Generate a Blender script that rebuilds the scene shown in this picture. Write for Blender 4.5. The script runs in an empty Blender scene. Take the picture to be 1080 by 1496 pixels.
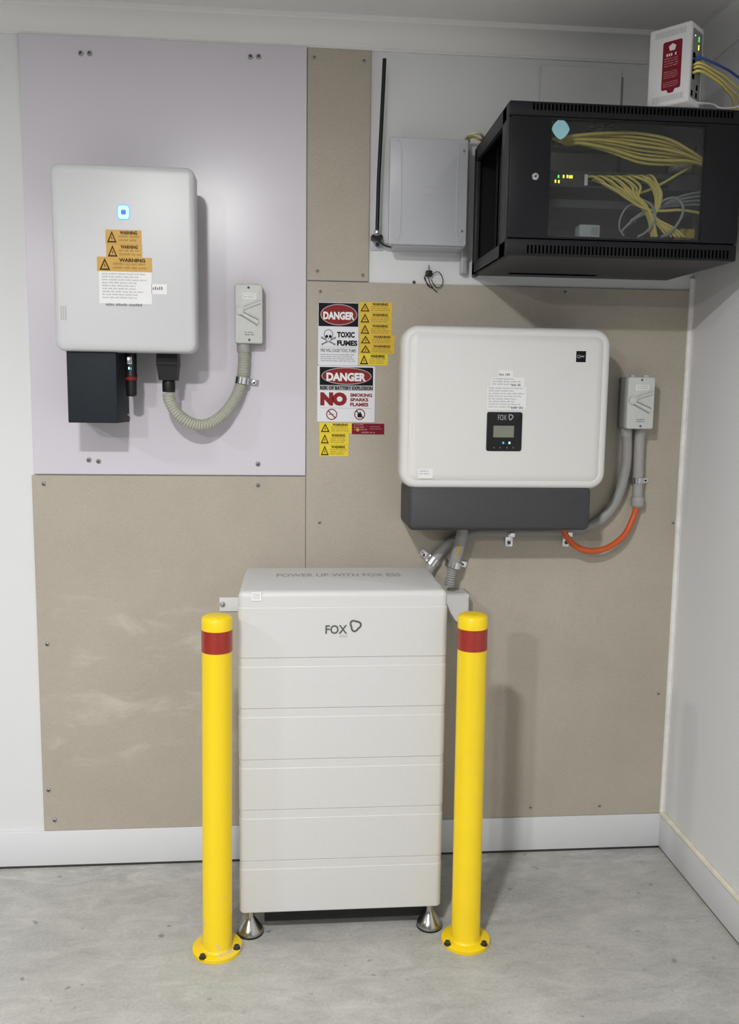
import bpy, bmesh, math, random
from mathutils import Vector, Matrix

random.seed(7)
scene = bpy.context.scene
C = scene.collection

# ------------------------------------------------------------------ camera
CAM = Vector((-1.1750936, -2.52640195, 1.39962475))
RIGHT = Vector((0.99629644, -0.085034, 0.01275225))
UP = Vector((-0.00205323, 0.12473835, 0.99218755))
FWD = Vector((0.08596037, 0.98853911, -0.12410178))
FPX = 1257.48
cam_data = bpy.data.cameras.new('camera')
cam = bpy.data.objects.new('camera', cam_data)
C.objects.link(cam)
cam_data.sensor_fit = 'VERTICAL'
cam_data.sensor_height = 36.0
cam_data.sensor_width = 36.0 * 1080 / 1496
cam_data.lens = FPX * 36.0 / 1496
cam_data.clip_start = 0.05
cam.matrix_world = Matrix(((RIGHT.x, UP.x, -FWD.x, CAM.x), (RIGHT.y, UP.y, -FWD.y, CAM.y),
                           (RIGHT.z, UP.z, -FWD.z, CAM.z), (0, 0, 0, 1)))
scene.camera = cam

# ------------------------------------------------------------------ world, lamps, exposure
world = bpy.data.worlds.new('world')
scene.world = world
world.use_nodes = True
world.node_tree.nodes['Background'].inputs[0].default_value = (0.93, 0.96, 1.0, 1)
world.node_tree.nodes['Background'].inputs[1].default_value = 0.18


def ceiling_lamp(name, loc, size, power, color=(1, 0.995, 0.985), spread=180):
    d = bpy.data.lights.new(name, 'AREA')
    d.shape = 'DISK'
    d.size = size
    d.energy = power
    d.color = color
    d.spread = math.radians(spread)
    o = bpy.data.objects.new(name, d)
    o.location = loc
    C.objects.link(o)
    return o


ceiling_lamp('ceiling_downlight', (-1.60, -2.30, 2.425), 0.15, 58)
ceiling_lamp('side_fill_lamp', (-3.8, -1.7, 2.425), 0.16, 26)  # unseen lamp added to brighten the left part of the wall
ceiling_lamp('ceiling_downlight_rear', (-2.9, -4.2, 2.425), 0.16, 92)

scene.view_settings.view_transform = 'Standard'
scene.view_settings.look = 'None'
scene.view_settings.exposure = 0.0
scene.view_settings.gamma = 1.0
scene.view_settings.use_curve_mapping = False


# ------------------------------------------------------------------ placing helper
def at(u, v, y):
    """the point of the plane Y = y seen at photo position (u, v): (x, z)"""
    d = RIGHT * ((u - 540) / FPX) - UP * ((v - 748) / FPX) + FWD
    t = (y - CAM.y) / d.y
    p = CAM + d * t
    return p.x, p.z


def at3(u, v, y):
    x, z = at(u, v, y)
    return (x, y, z)


def rect(u0, v0, u1, v1, y):
    """upright rectangle on the plane Y = y: x0, x1, z0, z1"""
    a, b, c_, d = at(u0, v0, y), at(u1, v0, y), at(u0, v1, y), at(u1, v1, y)
    return ((a[0] + c_[0]) / 2, (b[0] + d[0]) / 2, (c_[1] + d[1]) / 2, (a[1] + b[1]) / 2)


# ------------------------------------------------------------------ materials
def srgb(r, g, b):
    f = lambda c_: (c_ / 255 / 12.92) if c_ / 255 <= 0.04045 else ((c_ / 255 + 0.055) / 1.055) ** 2.4
    return (f(r), f(g), f(b), 1)


class Nodes:
    def __init__(self, name):
        self.m = bpy.data.materials.new(name)
        self.m.use_nodes = True
        self.t = self.m.node_tree
        self.b = self.t.nodes['Principled BSDF']

    def new(self, kind, **kw):
        n = self.t.nodes.new(kind)
        for k, v in kw.items():
            setattr(n, k, v)
        return n

    def link(self, a, b):
        self.t.links.new(a, b)

    def coords(self, scale=(1, 1, 1), loc=(0, 0, 0), space='Object'):
        tc = self.new('ShaderNodeTexCoord')
        mp = self.new('ShaderNodeMapping')
        mp.inputs['Scale'].default_value = scale
        mp.inputs['Location'].default_value = loc
        self.link(tc.outputs[space], mp.inputs['Vector'])
        return mp.outputs['Vector']

    def noise(self, vec, scale, detail=4, rough=0.55, dist=0.0):
        n = self.new('ShaderNodeTexNoise')
        n.inputs['Scale'].default_value = scale
        n.inputs['Detail'].default_value = detail
        n.inputs['Roughness'].default_value = rough
        n.inputs['Distortion'].default_value = dist
        self.link(vec, n.inputs['Vector'])
        return n.outputs['Fac']

    def ramp(self, fac, stops):
        r = self.new('ShaderNodeValToRGB')
        e = r.color_ramp.elements
        while len(e) < len(stops):
            e.new(0.5)
        for i, (p, c_) in enumerate(stops):
            e[i].position = p
            e[i].color = c_ if len(c_) == 4 else (*c_, 1)
        self.link(fac, r.inputs['Fac'])
        return r.outputs['Color']

    def mix(self, fac, a, b, mode='MIX'):
        n = self.new('ShaderNodeMixRGB', blend_type=mode)
        for sock, v in ((n.inputs['Fac'], fac), (n.inputs['Color1'], a), (n.inputs['Color2'], b)):
            if hasattr(v, 'node'):
                self.link(v, sock)
            else:
                sock.default_value = v
        return n.outputs['Color']

    def bump(self, height, strength, dist=0.002):
        n = self.new('ShaderNodeBump')
        n.inputs['Strength'].default_value = strength
        n.inputs['Distance'].default_value = dist
        self.link(height, n.inputs['Height'])
        self.link(n.outputs['Normal'], self.b.inputs['Normal'])


def plain(name, col, rough=0.5, metal=0.0, grain=0.04, gscale=60, bump=0.0, spec=0.5, coat=0.0):
    n = Nodes(name)
    v = n.coords()
    f = n.noise(v, gscale, 3)
    lo = tuple(max(0, x * (1 - grain)) for x in col[:3]) + (1,)
    hi = tuple(min(1, x * (1 + grain)) for x in col[:3]) + (1,)
    n.link(n.ramp(f, [(0.3, lo), (0.7, hi)]), n.b.inputs['Base Color'])
    n.b.inputs['Roughness'].default_value = rough
    n.b.inputs['Metallic'].default_value = metal
    n.b.inputs['Specular IOR Level'].default_value = spec
    n.b.inputs['Coat Weight'].default_value = coat
    if bump:
        n.bump(f, bump, 0.001)
    return n.m


def glow(name, col, strength):
    n = Nodes(name)
    n.b.inputs['Base Color'].default_value = col
    n.b.inputs['Emission Color'].default_value = col
    n.b.inputs['Emission Strength'].default_value = strength
    return n.m


def wall_paint(name, col):
    n = Nodes(name)
    v = n.coords()
    big = n.noise(v, 1.6, 3)
    fine = n.noise(v, 140, 3)
    c_ = n.ramp(big, [(0.3, tuple(x * 0.965 for x in col[:3]) + (1,)), (0.7, col)])
    st = n.noise(n.coords((2.5, 2.5, 14)), 1.4, 5, 0.6)
    c_ = n.mix(n.ramp(st, [(0.62, (0, 0, 0, 1)), (0.8, (0.22, 0.22, 0.22, 1))]), c_,
               tuple(x * 0.86 for x in col[:3]) + (1,))
    n.link(c_, n.b.inputs['Base Color'])
    n.b.inputs['Roughness'].default_value = 0.62
    n.bump(fine, 0.06, 0.001)
    return n.m


def concrete():
    n = Nodes('concrete')
    v = n.coords()
    big = n.noise(v, 2.3, 6, 0.62, 0.6)
    mid = n.noise(n.coords((1, 2.2, 1)), 9, 6, 0.7, 0.8)
    fine = n.noise(v, 120, 4, 0.7)
    c_ = n.ramp(big, [(0.30, (0.285, 0.28, 0.262, 1)), (0.5, (0.435, 0.43, 0.405, 1)), (0.70, (0.58, 0.57, 0.535, 1))])
    c_ = n.mix(0.55, c_, n.ramp(mid, [(0.3, (0.285, 0.28, 0.262, 1)), (0.7, (0.59, 0.58, 0.55, 1))]))
    c_ = n.mix(0.22, c_, n.ramp(fine, [(0.35, (0.2, 0.2, 0.2, 1)), (0.65, (0.52, 0.51, 0.5, 1))]))
    sp = n.noise(v, 26, 2, 0.5)
    c_ = n.mix(n.ramp(sp, [(0.69, (0, 0, 0, 1)), (0.76, (0.6, 0.6, 0.6, 1))]), c_, (0.13, 0.125, 0.115, 1))
    # dried pale plaster streak lying along the foot of the back wall
    pale = n.noise(n.coords((3, 9, 1), (0.4, 0.2, 0)), 2.0, 6, 0.7, 1.2)
    sep = n.new('ShaderNodeSeparateXYZ')
    n.link(n.coords(), sep.inputs[0])
    near = n.ramp(sep.outputs['Y'], [(0.0, (0, 0, 0, 1)), (1.0, (1, 1, 1, 1))])
    mr = n.new('ShaderNodeMapRange')
    mr.inputs['From Min'].default_value = -0.22
    mr.inputs['From Max'].default_value = -0.06
    n.link(sep.outputs['Y'], mr.inputs['Value'])
    mu = n.new('ShaderNodeMath', operation='MULTIPLY')
    n.link(mr.outputs[0], mu.inputs[0])
    n.link(n.ramp(pale, [(0.5, (0, 0, 0, 1)), (0.68, (0.75, 0.75, 0.75, 1))]), mu.inputs[1])
    c_ = n.mix(mu.outputs[0], c_, (0.6, 0.585, 0.54, 1))
    n.link(c_, n.b.inputs['Base Color'])
    n.b.inputs['Roughness'].default_value = 0.6
    n.bump(fine, 0.25, 0.002)
    return n.m


def fibre_cement(name, smeared):
    n = Nodes(name)
    v = n.coords(space='Object')
    big = n.noise(v, 3.2, 5, 0.6)
    c_ = n.ramp(big, [(0.3, (0.402, 0.362, 0.296, 1)), (0.7, (0.462, 0.418, 0.345, 1))])
    fine = n.noise(n.coords((1, 1, 3)), 160, 3, 0.6)
    c_ = n.mix(0.12, c_, n.ramp(fine, [(0.35, (0.24, 0.21, 0.18, 1)), (0.65, (0.66, 0.59, 0.52, 1))]))
    if smeared:
        # rubbed plaster dust smears across the middle of the board
        sm = n.noise(n.coords((2.2, 1, 6.0), (3.1, 0, 1.7)), 2.1, 6, 0.62, 0.5)
        sep = n.new('ShaderNodeSeparateXYZ')
        n.link(n.coords(), sep.inputs[0])
        gate = n.ramp(sep.outputs['Z'], [(0.16, (0, 0, 0, 1)), (0.26, (1, 1, 1, 1)), (0.66, (1, 1, 1, 1)), (0.82, (0, 0, 0, 1))])
        mu = n.new('ShaderNodeMath', operation='MULTIPLY')
        n.link(n.ramp(sm, [(0.53, (0, 0, 0, 1)), (0.70, (0.62, 0.62, 0.62, 1))]), mu.inputs[0])
        n.link(gate, mu.inputs[1])
        c_ = n.mix(mu.outputs[0], c_, (0.62, 0.565, 0.49, 1))
    n.link(c_, n.b.inputs['Base Color'])
    n.b.inputs['Roughness'].default_value = 0.75
    n.bump(fine, 0.12, 0.001)
    return n.m


def bollard_paint(name, worn):
    n = Nodes(name)
    v = n.coords()
    col = (0.86, 0.61, 0.004, 1)
    if worn:
        nz = n.noise(v, 22, 5, 0.65, 0.4)
        sep = n.new('ShaderNodeSeparateXYZ')
        n.link(n.coords(), sep.inputs[0])
        mr = n.new('ShaderNodeMapRange')
        mr.inputs['From Min'].default_value = 0.17
        mr.inputs['From Max'].default_value = 0.03
        n.link(sep.outputs['Z'], mr.inputs['Value'])
        mu = n.new('ShaderNodeMath', operation='MULTIPLY')
        n.link(mr.outputs[0], mu.inputs[0])
        n.link(n.ramp(nz, [(0.55, (0, 0, 0, 1)), (0.63, (0.9, 0.9, 0.9, 1))]), mu.inputs[1])
        n.link(n.mix(mu.outputs[0], col, (0.5, 0.45, 0.36, 1)), n.b.inputs['Base Color'])
    else:
        n.link(n.ramp(n.noise(v, 14, 4), [(0.3, (0.83, 0.585, 0.004, 1)), (0.7, (0.88, 0.63, 0.005, 1))]),
               n.b.inputs['Base Color'])
    n.b.inputs['Roughness'].default_value = 0.36
    n.b.inputs['Coat Weight'].default_value = 0.08
    return n.m


def dark_glass():
    n = Nodes('tinted_glass')
    tr = n.new('ShaderNodeBsdfTransparent')
    tr.inputs[0].default_value = (0.88, 0.90, 0.89, 1)
    gl = n.new('ShaderNodeBsdfGlossy')
    gl.inputs['Roughness'].default_value = 0.04
    fr = n.new('ShaderNodeFresnel')
    fr.inputs['IOR'].default_value = 1.5
    mx = n.new('ShaderNodeMixShader')
    n.link(fr.outputs[0], mx.inputs[0])
    n.link(tr.outputs[0], mx.inputs[1])
    n.link(gl.outputs[0], mx.inputs[2])
    n.link(mx.outputs[0], n.t.nodes['Material Output'].inputs['Surface'])
    return n.m


M = {
    'wall': wall_paint('white_wall_paint', (0.745, 0.75, 0.76, 1)),
    'ceiling': wall_paint('ceiling_paint', (0.76, 0.75, 0.735, 1)),
    'cornice': wall_paint('cornice_paint', (0.82, 0.815, 0.80, 1)),
    'skirt': wall_paint('skirting_paint', (0.72, 0.73, 0.75, 1)),
    'sealant': plain('ivory_sealant', (0.74, 0.70, 0.58, 1), 0.45, grain=0.1, gscale=30),
    'white_sealant': plain('white_sealant', (0.84, 0.83, 0.80, 1), 0.45, grain=0.08, gscale=30),
    'concrete': concrete(),
    'cement': fibre_cement('fibre_cement', False),
    'cement_smeared': fibre_cement('fibre_cement_smeared', True),
    'lilac': plain('lilac_board_face', (0.655, 0.625, 0.68, 1), 0.26, grain=0.015, gscale=3, spec=0.38),
    'white_board': plain('white_board', (0.70, 0.70, 0.69, 1), 0.55, grain=0.02),
    'inverter_silver': plain('satin_silver_white', (0.585, 0.59, 0.605, 1), 0.36, 0.0, grain=0.015, gscale=200, spec=0.65),
    'inverter_white': plain('warm_white_shell', (0.70, 0.695, 0.675, 1), 0.45, grain=0.012, gscale=200, bump=0.03),
    'battery': plain('battery_shell', (0.615, 0.615, 0.605, 1), 0.5, grain=0.012, gscale=120, bump=0.03),
    'battery_gap': plain('battery_groove', (0.30, 0.295, 0.285, 1), 0.6),
    'charcoal': plain('charcoal_plastic', (0.017, 0.021, 0.027, 1), 0.62, grain=0.08, spec=0.22),
    'dark_grey': plain('dark_grey_base', (0.048, 0.047, 0.052, 1), 0.55, grain=0.05),
    'black': plain('black_plastic', (0.009, 0.009, 0.010, 1), 0.45, grain=0.1, spec=0.35),
    'rack_black': plain('rack_black_paint', (0.0075, 0.008, 0.0105, 1), 0.45, grain=0.12, gscale=150, spec=0.27),
    'rack_edge': plain('rack_frame_grey', (0.034, 0.034, 0.038, 1), 0.42, grain=0.1, spec=0.35),  # slightly paler than the main rack paint
    'void': plain('slot_black', (0.002, 0.002, 0.002, 1), 0.9, grain=0, spec=0.0),
    'rack_inner': plain('rack_inner_grey', (0.035, 0.038, 0.04, 1), 0.6, grain=0.1),
    'grey_box': plain('grey_metal_box', (0.49, 0.50, 0.535, 1), 0.38, grain=0.015, gscale=90, spec=0.5),
    'grey_plastic': plain('grey_pvc', (0.36, 0.36, 0.345, 1), 0.5, grain=0.05),
    'iso_grey': plain('isolator_grey', (0.60, 0.61, 0.585, 1), 0.5, grain=0.03),
    'iso_grey_dark': plain('isolator_back_grey', (0.23, 0.23, 0.22, 1), 0.5, grain=0.03),
    'conduit': plain('conduit_grey', (0.31, 0.31, 0.295, 1), 0.5, grain=0.05),
    'flex': plain('flex_conduit_grey', (0.42, 0.42, 0.355, 1), 0.5, grain=0.04),
    'chrome': plain('zinc_plated_steel', (0.72, 0.73, 0.75, 1), 0.22, 1.0, grain=0.06, gscale=120),
    'foot_steel': plain('brushed_foot_steel', (0.46, 0.45, 0.44, 1), 0.24, 1.0, grain=0.06),
    'dull_steel': plain('dull_screw_steel', (0.40, 0.39, 0.385, 1), 0.42, 0.65, grain=0.12, gscale=200),
    'dark_steel': plain('dark_steel', (0.10, 0.095, 0.09, 1), 0.4, 0.9, grain=0.1),
    'orange': plain('orange_cable_sheath', (0.62, 0.105, 0.022, 1), 0.4, grain=0.05),
    'yellow_cable': plain('yellow_cable_sheath', (0.80, 0.66, 0.17, 1), 0.45, grain=0.05),
    'grey_cable': plain('grey_cable_sheath', (0.34, 0.35, 0.37, 1), 0.45, grain=0.05),
    'blue_cable': plain('blue_cable_sheath', (0.02, 0.09, 0.36, 1), 0.4, grain=0.05),
    'bollard': bollard_paint('yellow_bollard_paint', False),
    'bollard_worn': bollard_paint('yellow_bollard_paint_worn', True),
    'red_band': plain('red_reflective_tape', (0.30, 0.014, 0.006, 1), 0.32, grain=0.12, gscale=90, coat=0.3),
    'sticker_white': plain('white_sticker', (0.80, 0.80, 0.80, 1), 0.4, grain=0.01),
    'sign_white': plain('white_sign', (0.76, 0.76, 0.80, 1), 0.35, grain=0.01),
    'sticker_yellow': plain('yellow_sticker', (0.74, 0.50, 0.030, 1), 0.4, grain=0.04, gscale=20),
    'sticker_bright': plain('bright_yellow_sticker', (0.80, 0.62, 0.02, 1), 0.4, grain=0.03, gscale=20),
    'sticker_amber': plain('amber_sticker', (0.60, 0.325, 0.028, 1), 0.4, grain=0.04, gscale=20),
    'sign_red': plain('sign_red', (0.25, 0.016, 0.020, 1), 0.5, grain=0.04, spec=0.2),
    'label_red': plain('maroon_label', (0.19, 0.007, 0.022, 1), 0.5, grain=0.04, spec=0.2),
    'ink': plain('black_ink', (0.010, 0.010, 0.011, 1), 0.6, grain=0, spec=0.12),
    'ink_soft': plain('soft_grey_ink', (0.19, 0.19, 0.20, 1), 0.5, grain=0),
    'ink_pale': plain('pale_grey_ink', (0.40, 0.40, 0.41, 1), 0.5, grain=0),
    'ink_slogan': plain('slogan_ink', (0.30, 0.30, 0.31, 1), 0.5, grain=0),
    'ink_amber': plain('amber_ink', (0.07, 0.045, 0.01, 1), 0.6, grain=0, spec=0.15),
    'ink_brown': plain('brown_ink', (0.30, 0.20, 0.03, 1), 0.5, grain=0),
    'ink_rose': plain('rose_ink', (0.52, 0.25, 0.26, 1), 0.5, grain=0),
    'logo_grey': plain('logo_grey', (0.10, 0.105, 0.105, 1), 0.35, grain=0),
    'lcd': plain('lcd_green_grey', (0.20, 0.215, 0.165, 1), 0.3, grain=0.03),
    'router_white': plain('router_white', (0.70, 0.69, 0.70, 1), 0.45, grain=0.01),
    'router_grey': plain('router_port_panel', (0.19, 0.205, 0.19, 1), 0.4, grain=0.06),
    'pale_blue': plain('pale_blue_sticker', (0.30, 0.56, 0.63, 1), 0.4, grain=0.1, gscale=40),
    'glass': dark_glass(),
    'led_blue': glow('led_blue', (0.06, 0.30, 1.0, 1), 1.0),
    'led_cyan': glow('led_cyan', (0.42, 0.86, 1.0, 1), 0.75),
    'emblem_blue': glow('emblem_blue', (0.05, 0.16, 0.55, 1), 0.5),
    'led_mint': glow('led_mint', (0.45, 1.0, 0.80, 1), 1.6),
    'led_green': glow('led_green', (0.10, 1.0, 0.15, 1), 1.6),
    'led_yellow': glow('led_yellow', (1.0, 0.85, 0.08, 1), 2.0),
}


# ------------------------------------------------------------------ mesh builder
class MB:
    """collects faces; every face remembers a material slot"""

    def __init__(self):
        self.v, self.f, self.mi, self.mats, self.smooth = [], [], [], [], []

    def slot(self, m):
        if m not in self.mats:
            self.mats.append(m)
        return self.mats.index(m)

    def add(self, verts, faces, m, smooth=False):
        k = len(self.v)
        s = self.slot(m)
        self.v += [tuple(p) for p in verts]
        for f_ in faces:
            self.f.append(tuple(i + k for i in f_))
            self.mi.append(s)
            self.smooth.append(smooth)
        return self

    def box(self, x0, x1, y0, y1, z0, z1, m, bev=0.0, seg=2):
        bm = bmesh.new()
        bmesh.ops.create_cube(bm, size=1)
        for p in bm.verts:
            p.co = Vector(((x0 + x1) / 2 + p.co.x * (x1 - x0), (y0 + y1) / 2 + p.co.y * (y1 - y0),
                           (z0 + z1) / 2 + p.co.z * (z1 - z0)))
        if bev:
            bmesh.ops.bevel(bm, geom=bm.edges[:], offset=bev, segments=seg, profile=0.5, affect='EDGES')
        bm.verts.index_update()
        self.add([p.co for p in bm.verts], [[p.index for p in f_.verts] for f_ in bm.faces], m, bev > 0)
        bm.free()
        return self

    def rings(self, rings, m, cap0=True, cap1=True, smooth=True):
        n = len(rings[0])
        vs = [p for r in rings for p in r]
        fs = []
        for i in range(len(rings) - 1):
            for j in range(n):
                a, b = i * n + j, i * n + (j + 1) % n
                fs.append((a, b, b + n, a + n))
        if cap0:
            fs.append(tuple(range(n - 1, -1, -1)))
        if cap1:
            fs.append(tuple(range((len(rings) - 1) * n, len(rings) * n)))
        return self.add(vs, fs, m, smooth)

    def lathe(self, prof, m, c=(0, 0, 0), axis='z', n=28):
        """prof: (radius, height along the axis)"""
        R = []
        for r, h in prof:
            ring = []
            for k in range(n):
                a = 2 * math.pi * k / n
                p, q = r * math.cos(a), r * math.sin(a)
                if axis == 'z':
                    ring.append((c[0] + p, c[1] + q, c[2] + h))
                elif axis == 'y':      # height grows towards the viewer (-y)
                    ring.append((c[0] + p, c[1] - h, c[2] + q))
                else:
                    ring.append((c[0] + h, c[1] + p, c[2] + q))
            R.append(ring)
        return self.rings(R, m)

    def tube(self, pts, r, m, n=10, steps=8, ridge=0.0, pitch=0.0):
        path = spline(pts, steps)
        if ridge:
            path = resample(path, pitch / 4)
        R = []
        nrm = None
        for i, p in enumerate(path):
            t = (path[min(i + 1, len(path) - 1)] - path[max(i - 1, 0)]).normalized()
            if nrm is None:
                nrm = t.orthogonal().normalized()
            else:
                nrm = (nrm - t * nrm.dot(t)).normalized()
            bn = t.cross(nrm)
            rr = r
            if ridge:
                rr = r + ridge * (1, 0.3, -1, 0.3)[i % 4]
            R.append([p + (nrm * math.cos(2 * math.pi * k / n) + bn * math.sin(2 * math.pi * k / n)) * rr for k in range(n)])
        return self.rings(R, m)

    def prism(self, x0, x1, z0, z1, r, prof, m, seg=6):
        """rounded rectangle in XZ swept along y; prof: (inset, y) from the back to the front"""
        R = []
        for ins, y in prof:
            rr = max(r - ins, 0.0004)
            R.append([(px, y, pz) for px, pz in rrect(x0 + ins, x1 - ins, z0 + ins, z1 - ins, rr, seg)])
        return self.rings([r_[::-1] for r_ in R], m)

    def poly(self, pts, y, m, th=0.0):
        """flat outline (x, z) facing -y, with optional thickness backwards"""
        n = len(pts)
        if th:
            vs = [(x, y, z) for x, z in pts] + [(x, y + th, z) for x, z in pts]
            fs = [tuple(range(n))] + [(i, i + n, (i + 1) % n + n, (i + 1) % n) for i in range(n)]
            return self.add(vs, fs, m)
        return self.add([(x, y, z) for x, z in pts], [tuple(range(n))], m)

    def quad(self, x0, x1, z0, z1, y, m):
        return self.poly([(x0, z0), (x1, z0), (x1, z1), (x0, z1)], y, m)

    def ringflat(self, cx, cz, rx, rz, w, y, m, n=28, shape=None):
        vs, fs = [], []
        for k in range(n):
            a = 2 * math.pi * k / n
            s = shape(a) if shape else 1
            vs += [(cx + rx * s * math.cos(a), y, cz + rz * s * math.sin(a)),
                   (cx + (rx * s - w) * math.cos(a), y, cz + (rz * s - w) * math.sin(a))]
        for k in range(n):
            a, b = 2 * k, 2 * ((k + 1) % n)
            fs.append((a, b, b + 1, a + 1))
        return self.add(vs, fs, m)

    def text(self, body, x0, x1, z0, z1, y, m, bold=0.0):
        vs, fs = text_geo(body, bold)
        return self.add([(x0 + p[0] * (x1 - x0), y, z0 + p[1] * (z1 - z0)) for p in vs], fs, m)

    def words(self, x0, x1, z0, z1, y, m, rows, fill=0.5, rnd=None, ragged=0.25):
        """rows of tiny print too small to read: one short bar per word"""
        rnd = rnd or random
        h = (z1 - z0) / rows
        for i in range(rows):
            zt = z1 - i * h
            end = x1 - (x1 - x0) * ragged * rnd.random()
            lw, lg = h * fill * 0.42, h * fill * 0.26
            x = x0
            while x + lw < end:
                for _ in range(rnd.randint(3, 8)):
                    if x + lw > end:
                        break
                    self.quad(x, x + lw, zt - h * fill, zt - (h * fill * 0.25 if rnd.random() < 0.5 else 0), y, m)
                    x += lw + lg
                x += h * fill * 0.6
        return self

    def mapped(self, fn):
        self.v = [tuple(fn(Vector(p))) for p in self.v]
        return self


def rrect(x0, x1, z0, z1, r, seg=6):
    out = []
    for cx, cz, a0 in ((x1 - r, z1 - r, 0), (x0 + r, z1 - r, 90), (x0 + r, z0 + r, 180), (x1 - r, z0 + r, 270)):
        for k in range(seg + 1):
            a = math.radians(a0 + 90 * k / seg)
            out.append((cx + r * math.cos(a), cz + r * math.sin(a)))
    return out


def ellipse(cx, cz, rx, rz, n=40):
    return [(cx + rx * math.cos(2 * math.pi * k / n), cz + rz * math.sin(2 * math.pi * k / n)) for k in range(n)]


def spline(pts, steps):
    P = [Vector(p) for p in pts]
    if len(P) == 2:
        return P
    out = []
    for i in range(len(P) - 1):
        p0 = P[i - 1] if i else P[0] * 2 - P[1]
        p1, p2 = P[i], P[i + 1]
        p3 = P[i + 2] if i + 2 < len(P) else P[-1] * 2 - P[-2]
        for k in range(steps):
            t = k / steps
            out.append(0.5 * ((2 * p1) + (p2 - p0) * t + (2 * p0 - 5 * p1 + 4 * p2 - p3) * t * t
                              + (3 * p1 - p0 - 3 * p2 + p3) * t ** 3))
    out.append(P[-1])
    return out


def resample(path, d):
    out = [path[0]]
    acc = 0.0
    for a, b in zip(path, path[1:]):
        L = (b - a).length
        s = d - acc
        while s <= L:
            out.append(a.lerp(b, s / L))
            s += d
        acc = (acc + L) % d
    return out


_tg = {}


def text_geo(body, bold):
    if (body, bold) in _tg:
        return _tg[(body, bold)]
    cu = bpy.data.curves.new('lettering', 'FONT')
    cu.body = body
    cu.size = 1
    cu.offset = bold
    cu.resolution_u = 3
    cu.align_x = 'CENTER'
    o = bpy.data.objects.new('lettering_source', cu)
    C.objects.link(o)
    dg = bpy.context.evaluated_depsgraph_get()
    me = bpy.data.meshes.new_from_object(o.evaluated_get(dg))
    vs = [p.co.copy() for p in me.vertices]
    fs = [tuple(p.vertices) for p in me.polygons]
    bpy.data.objects.remove(o)
    bpy.data.curves.remove(cu)
    bpy.data.meshes.remove(me)
    ax, bx = min(p.x for p in vs), max(p.x for p in vs)
    ay, by = min(p.y for p in vs), max(p.y for p in vs)
    res = [((p.x - ax) / (bx - ax), (p.y - ay) / (by - ay)) for p in vs], fs
    _tg[(body, bold)] = res
    return res


ORIGIN = {}


def thing(name, label, cat, loc, group=None):
    o = bpy.data.objects.new(name, None)
    o.empty_display_size = 0.05
    C.objects.link(o)
    o.location = loc
    o['label'] = label
    o['category'] = cat
    if group:
        o['group'] = group
    ORIGIN[o] = Vector(loc)
    return o


def obj(name, mb, parent=None, label=None, cat=None, group=None, kind=None, origin=None, angle=40):
    """link one mesh; its vertices are given in room coordinates"""
    if parent is not None:
        org = ORIGIN[parent]
    elif origin is not None:
        org = Vector(origin)
    else:
        xs, ys, zs = zip(*mb.v)
        org = Vector(((min(xs) + max(xs)) / 2, (min(ys) + max(ys)) / 2, min(zs)))
        if kind == 'structure':
            org = Vector((0, 0, 0))
    me = bpy.data.meshes.new(name)
    me.from_pydata([Vector(p) - org for p in mb.v], [], mb.f)
    for m in mb.mats:
        me.materials.append(M[m])
    me.polygons.foreach_set('material_index', mb.mi)
    me.polygons.foreach_set('use_smooth', mb.smooth)
    me.update()
    if any(mb.smooth):
        me.set_sharp_from_angle(angle=math.radians(angle))
    o = bpy.data.objects.new(name, me)
    C.objects.link(o)
    if parent is not None:
        o.parent = parent
    else:
        o.location = org
    ORIGIN[o] = org
    for k, v in (('label', label), ('category', cat), ('group', group), ('kind', kind)):
        if v:
            o[k] = v
    return o


_screws = {}


def screw(parent, x, z, y, r=0.0055, mat='dull_steel', rot=0.4):
    """a pan head with a cross recess, seated on the plane y"""
    key = (round(r, 5), mat)
    if key not in _screws:
        b = MB()
        b.lathe([(r, 0), (r, r * 0.25), (r * 0.8, r * 0.55), (r * 0.35, r * 0.7)], mat, axis='y', n=14)
        b.box(-r * 0.6, r * 0.6, -r * 0.74, -r * 0.66, -r * 0.13, r * 0.13, 'void')
        b.box(-r * 0.13, r * 0.13, -r * 0.74, -r * 0.66, -r * 0.6, r * 0.6, 'void')
        me = bpy.data.meshes.new('screw')
        me.from_pydata(b.v, [], b.f)
        for m in b.mats:
            me.materials.append(M[m])
        me.polygons.foreach_set('material_index', b.mi)
        me.polygons.foreach_set('use_smooth', b.smooth)
        me.update()
        _screws[key] = me
    o = bpy.data.objects.new('screw', _screws[key])
    C.objects.link(o)
    o.parent = parent
    o.location = Vector((x, y, z)) - ORIGIN[parent]
    o.rotation_euler = (0, rot + x * 7, 0)
    return o


def screws(parent, pix, y, r=0.0055, mat='dull_steel'):
    for u, v in pix:
        x, z = at(u, v, y)
        screw(parent, x, z, y, r, mat)


# ================================================================== the room
CEIL = 2.44
obj('floor', MB().box(-4.6, 0.12, -5.6, 0.12, -0.1, 0, 'concrete'), kind='structure')
obj('ceiling', MB().box(-4.6, 0.12, -5.6, 0.12, CEIL, CEIL + 0.1, 'ceiling'), kind='structure')
obj('wall_back', MB().box(-4.6, 0.12, 0, 0.12, 0, CEIL, 'wall'), kind='structure')
obj('wall_right', MB().box(0, 0.12, -5.6, 0, 0, CEIL, 'wall'), kind='structure')


def cove(run):
    """cornice section: (distance from the wall, drop below the ceiling)"""
    s = [(0, 0.066), (0.006, 0.066), (0.006, 0.060)]
    for k in range(9):
        a = math.radians(90 * k / 8)
        s.append((0.060 - 0.052 * math.cos(a), 0.060 - 0.046 * math.sin(a)))
    s += [(0.0655, 0.0135), (0.067, 0.0115), (0.067, 0), (0, 0)]
    return s


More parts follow.
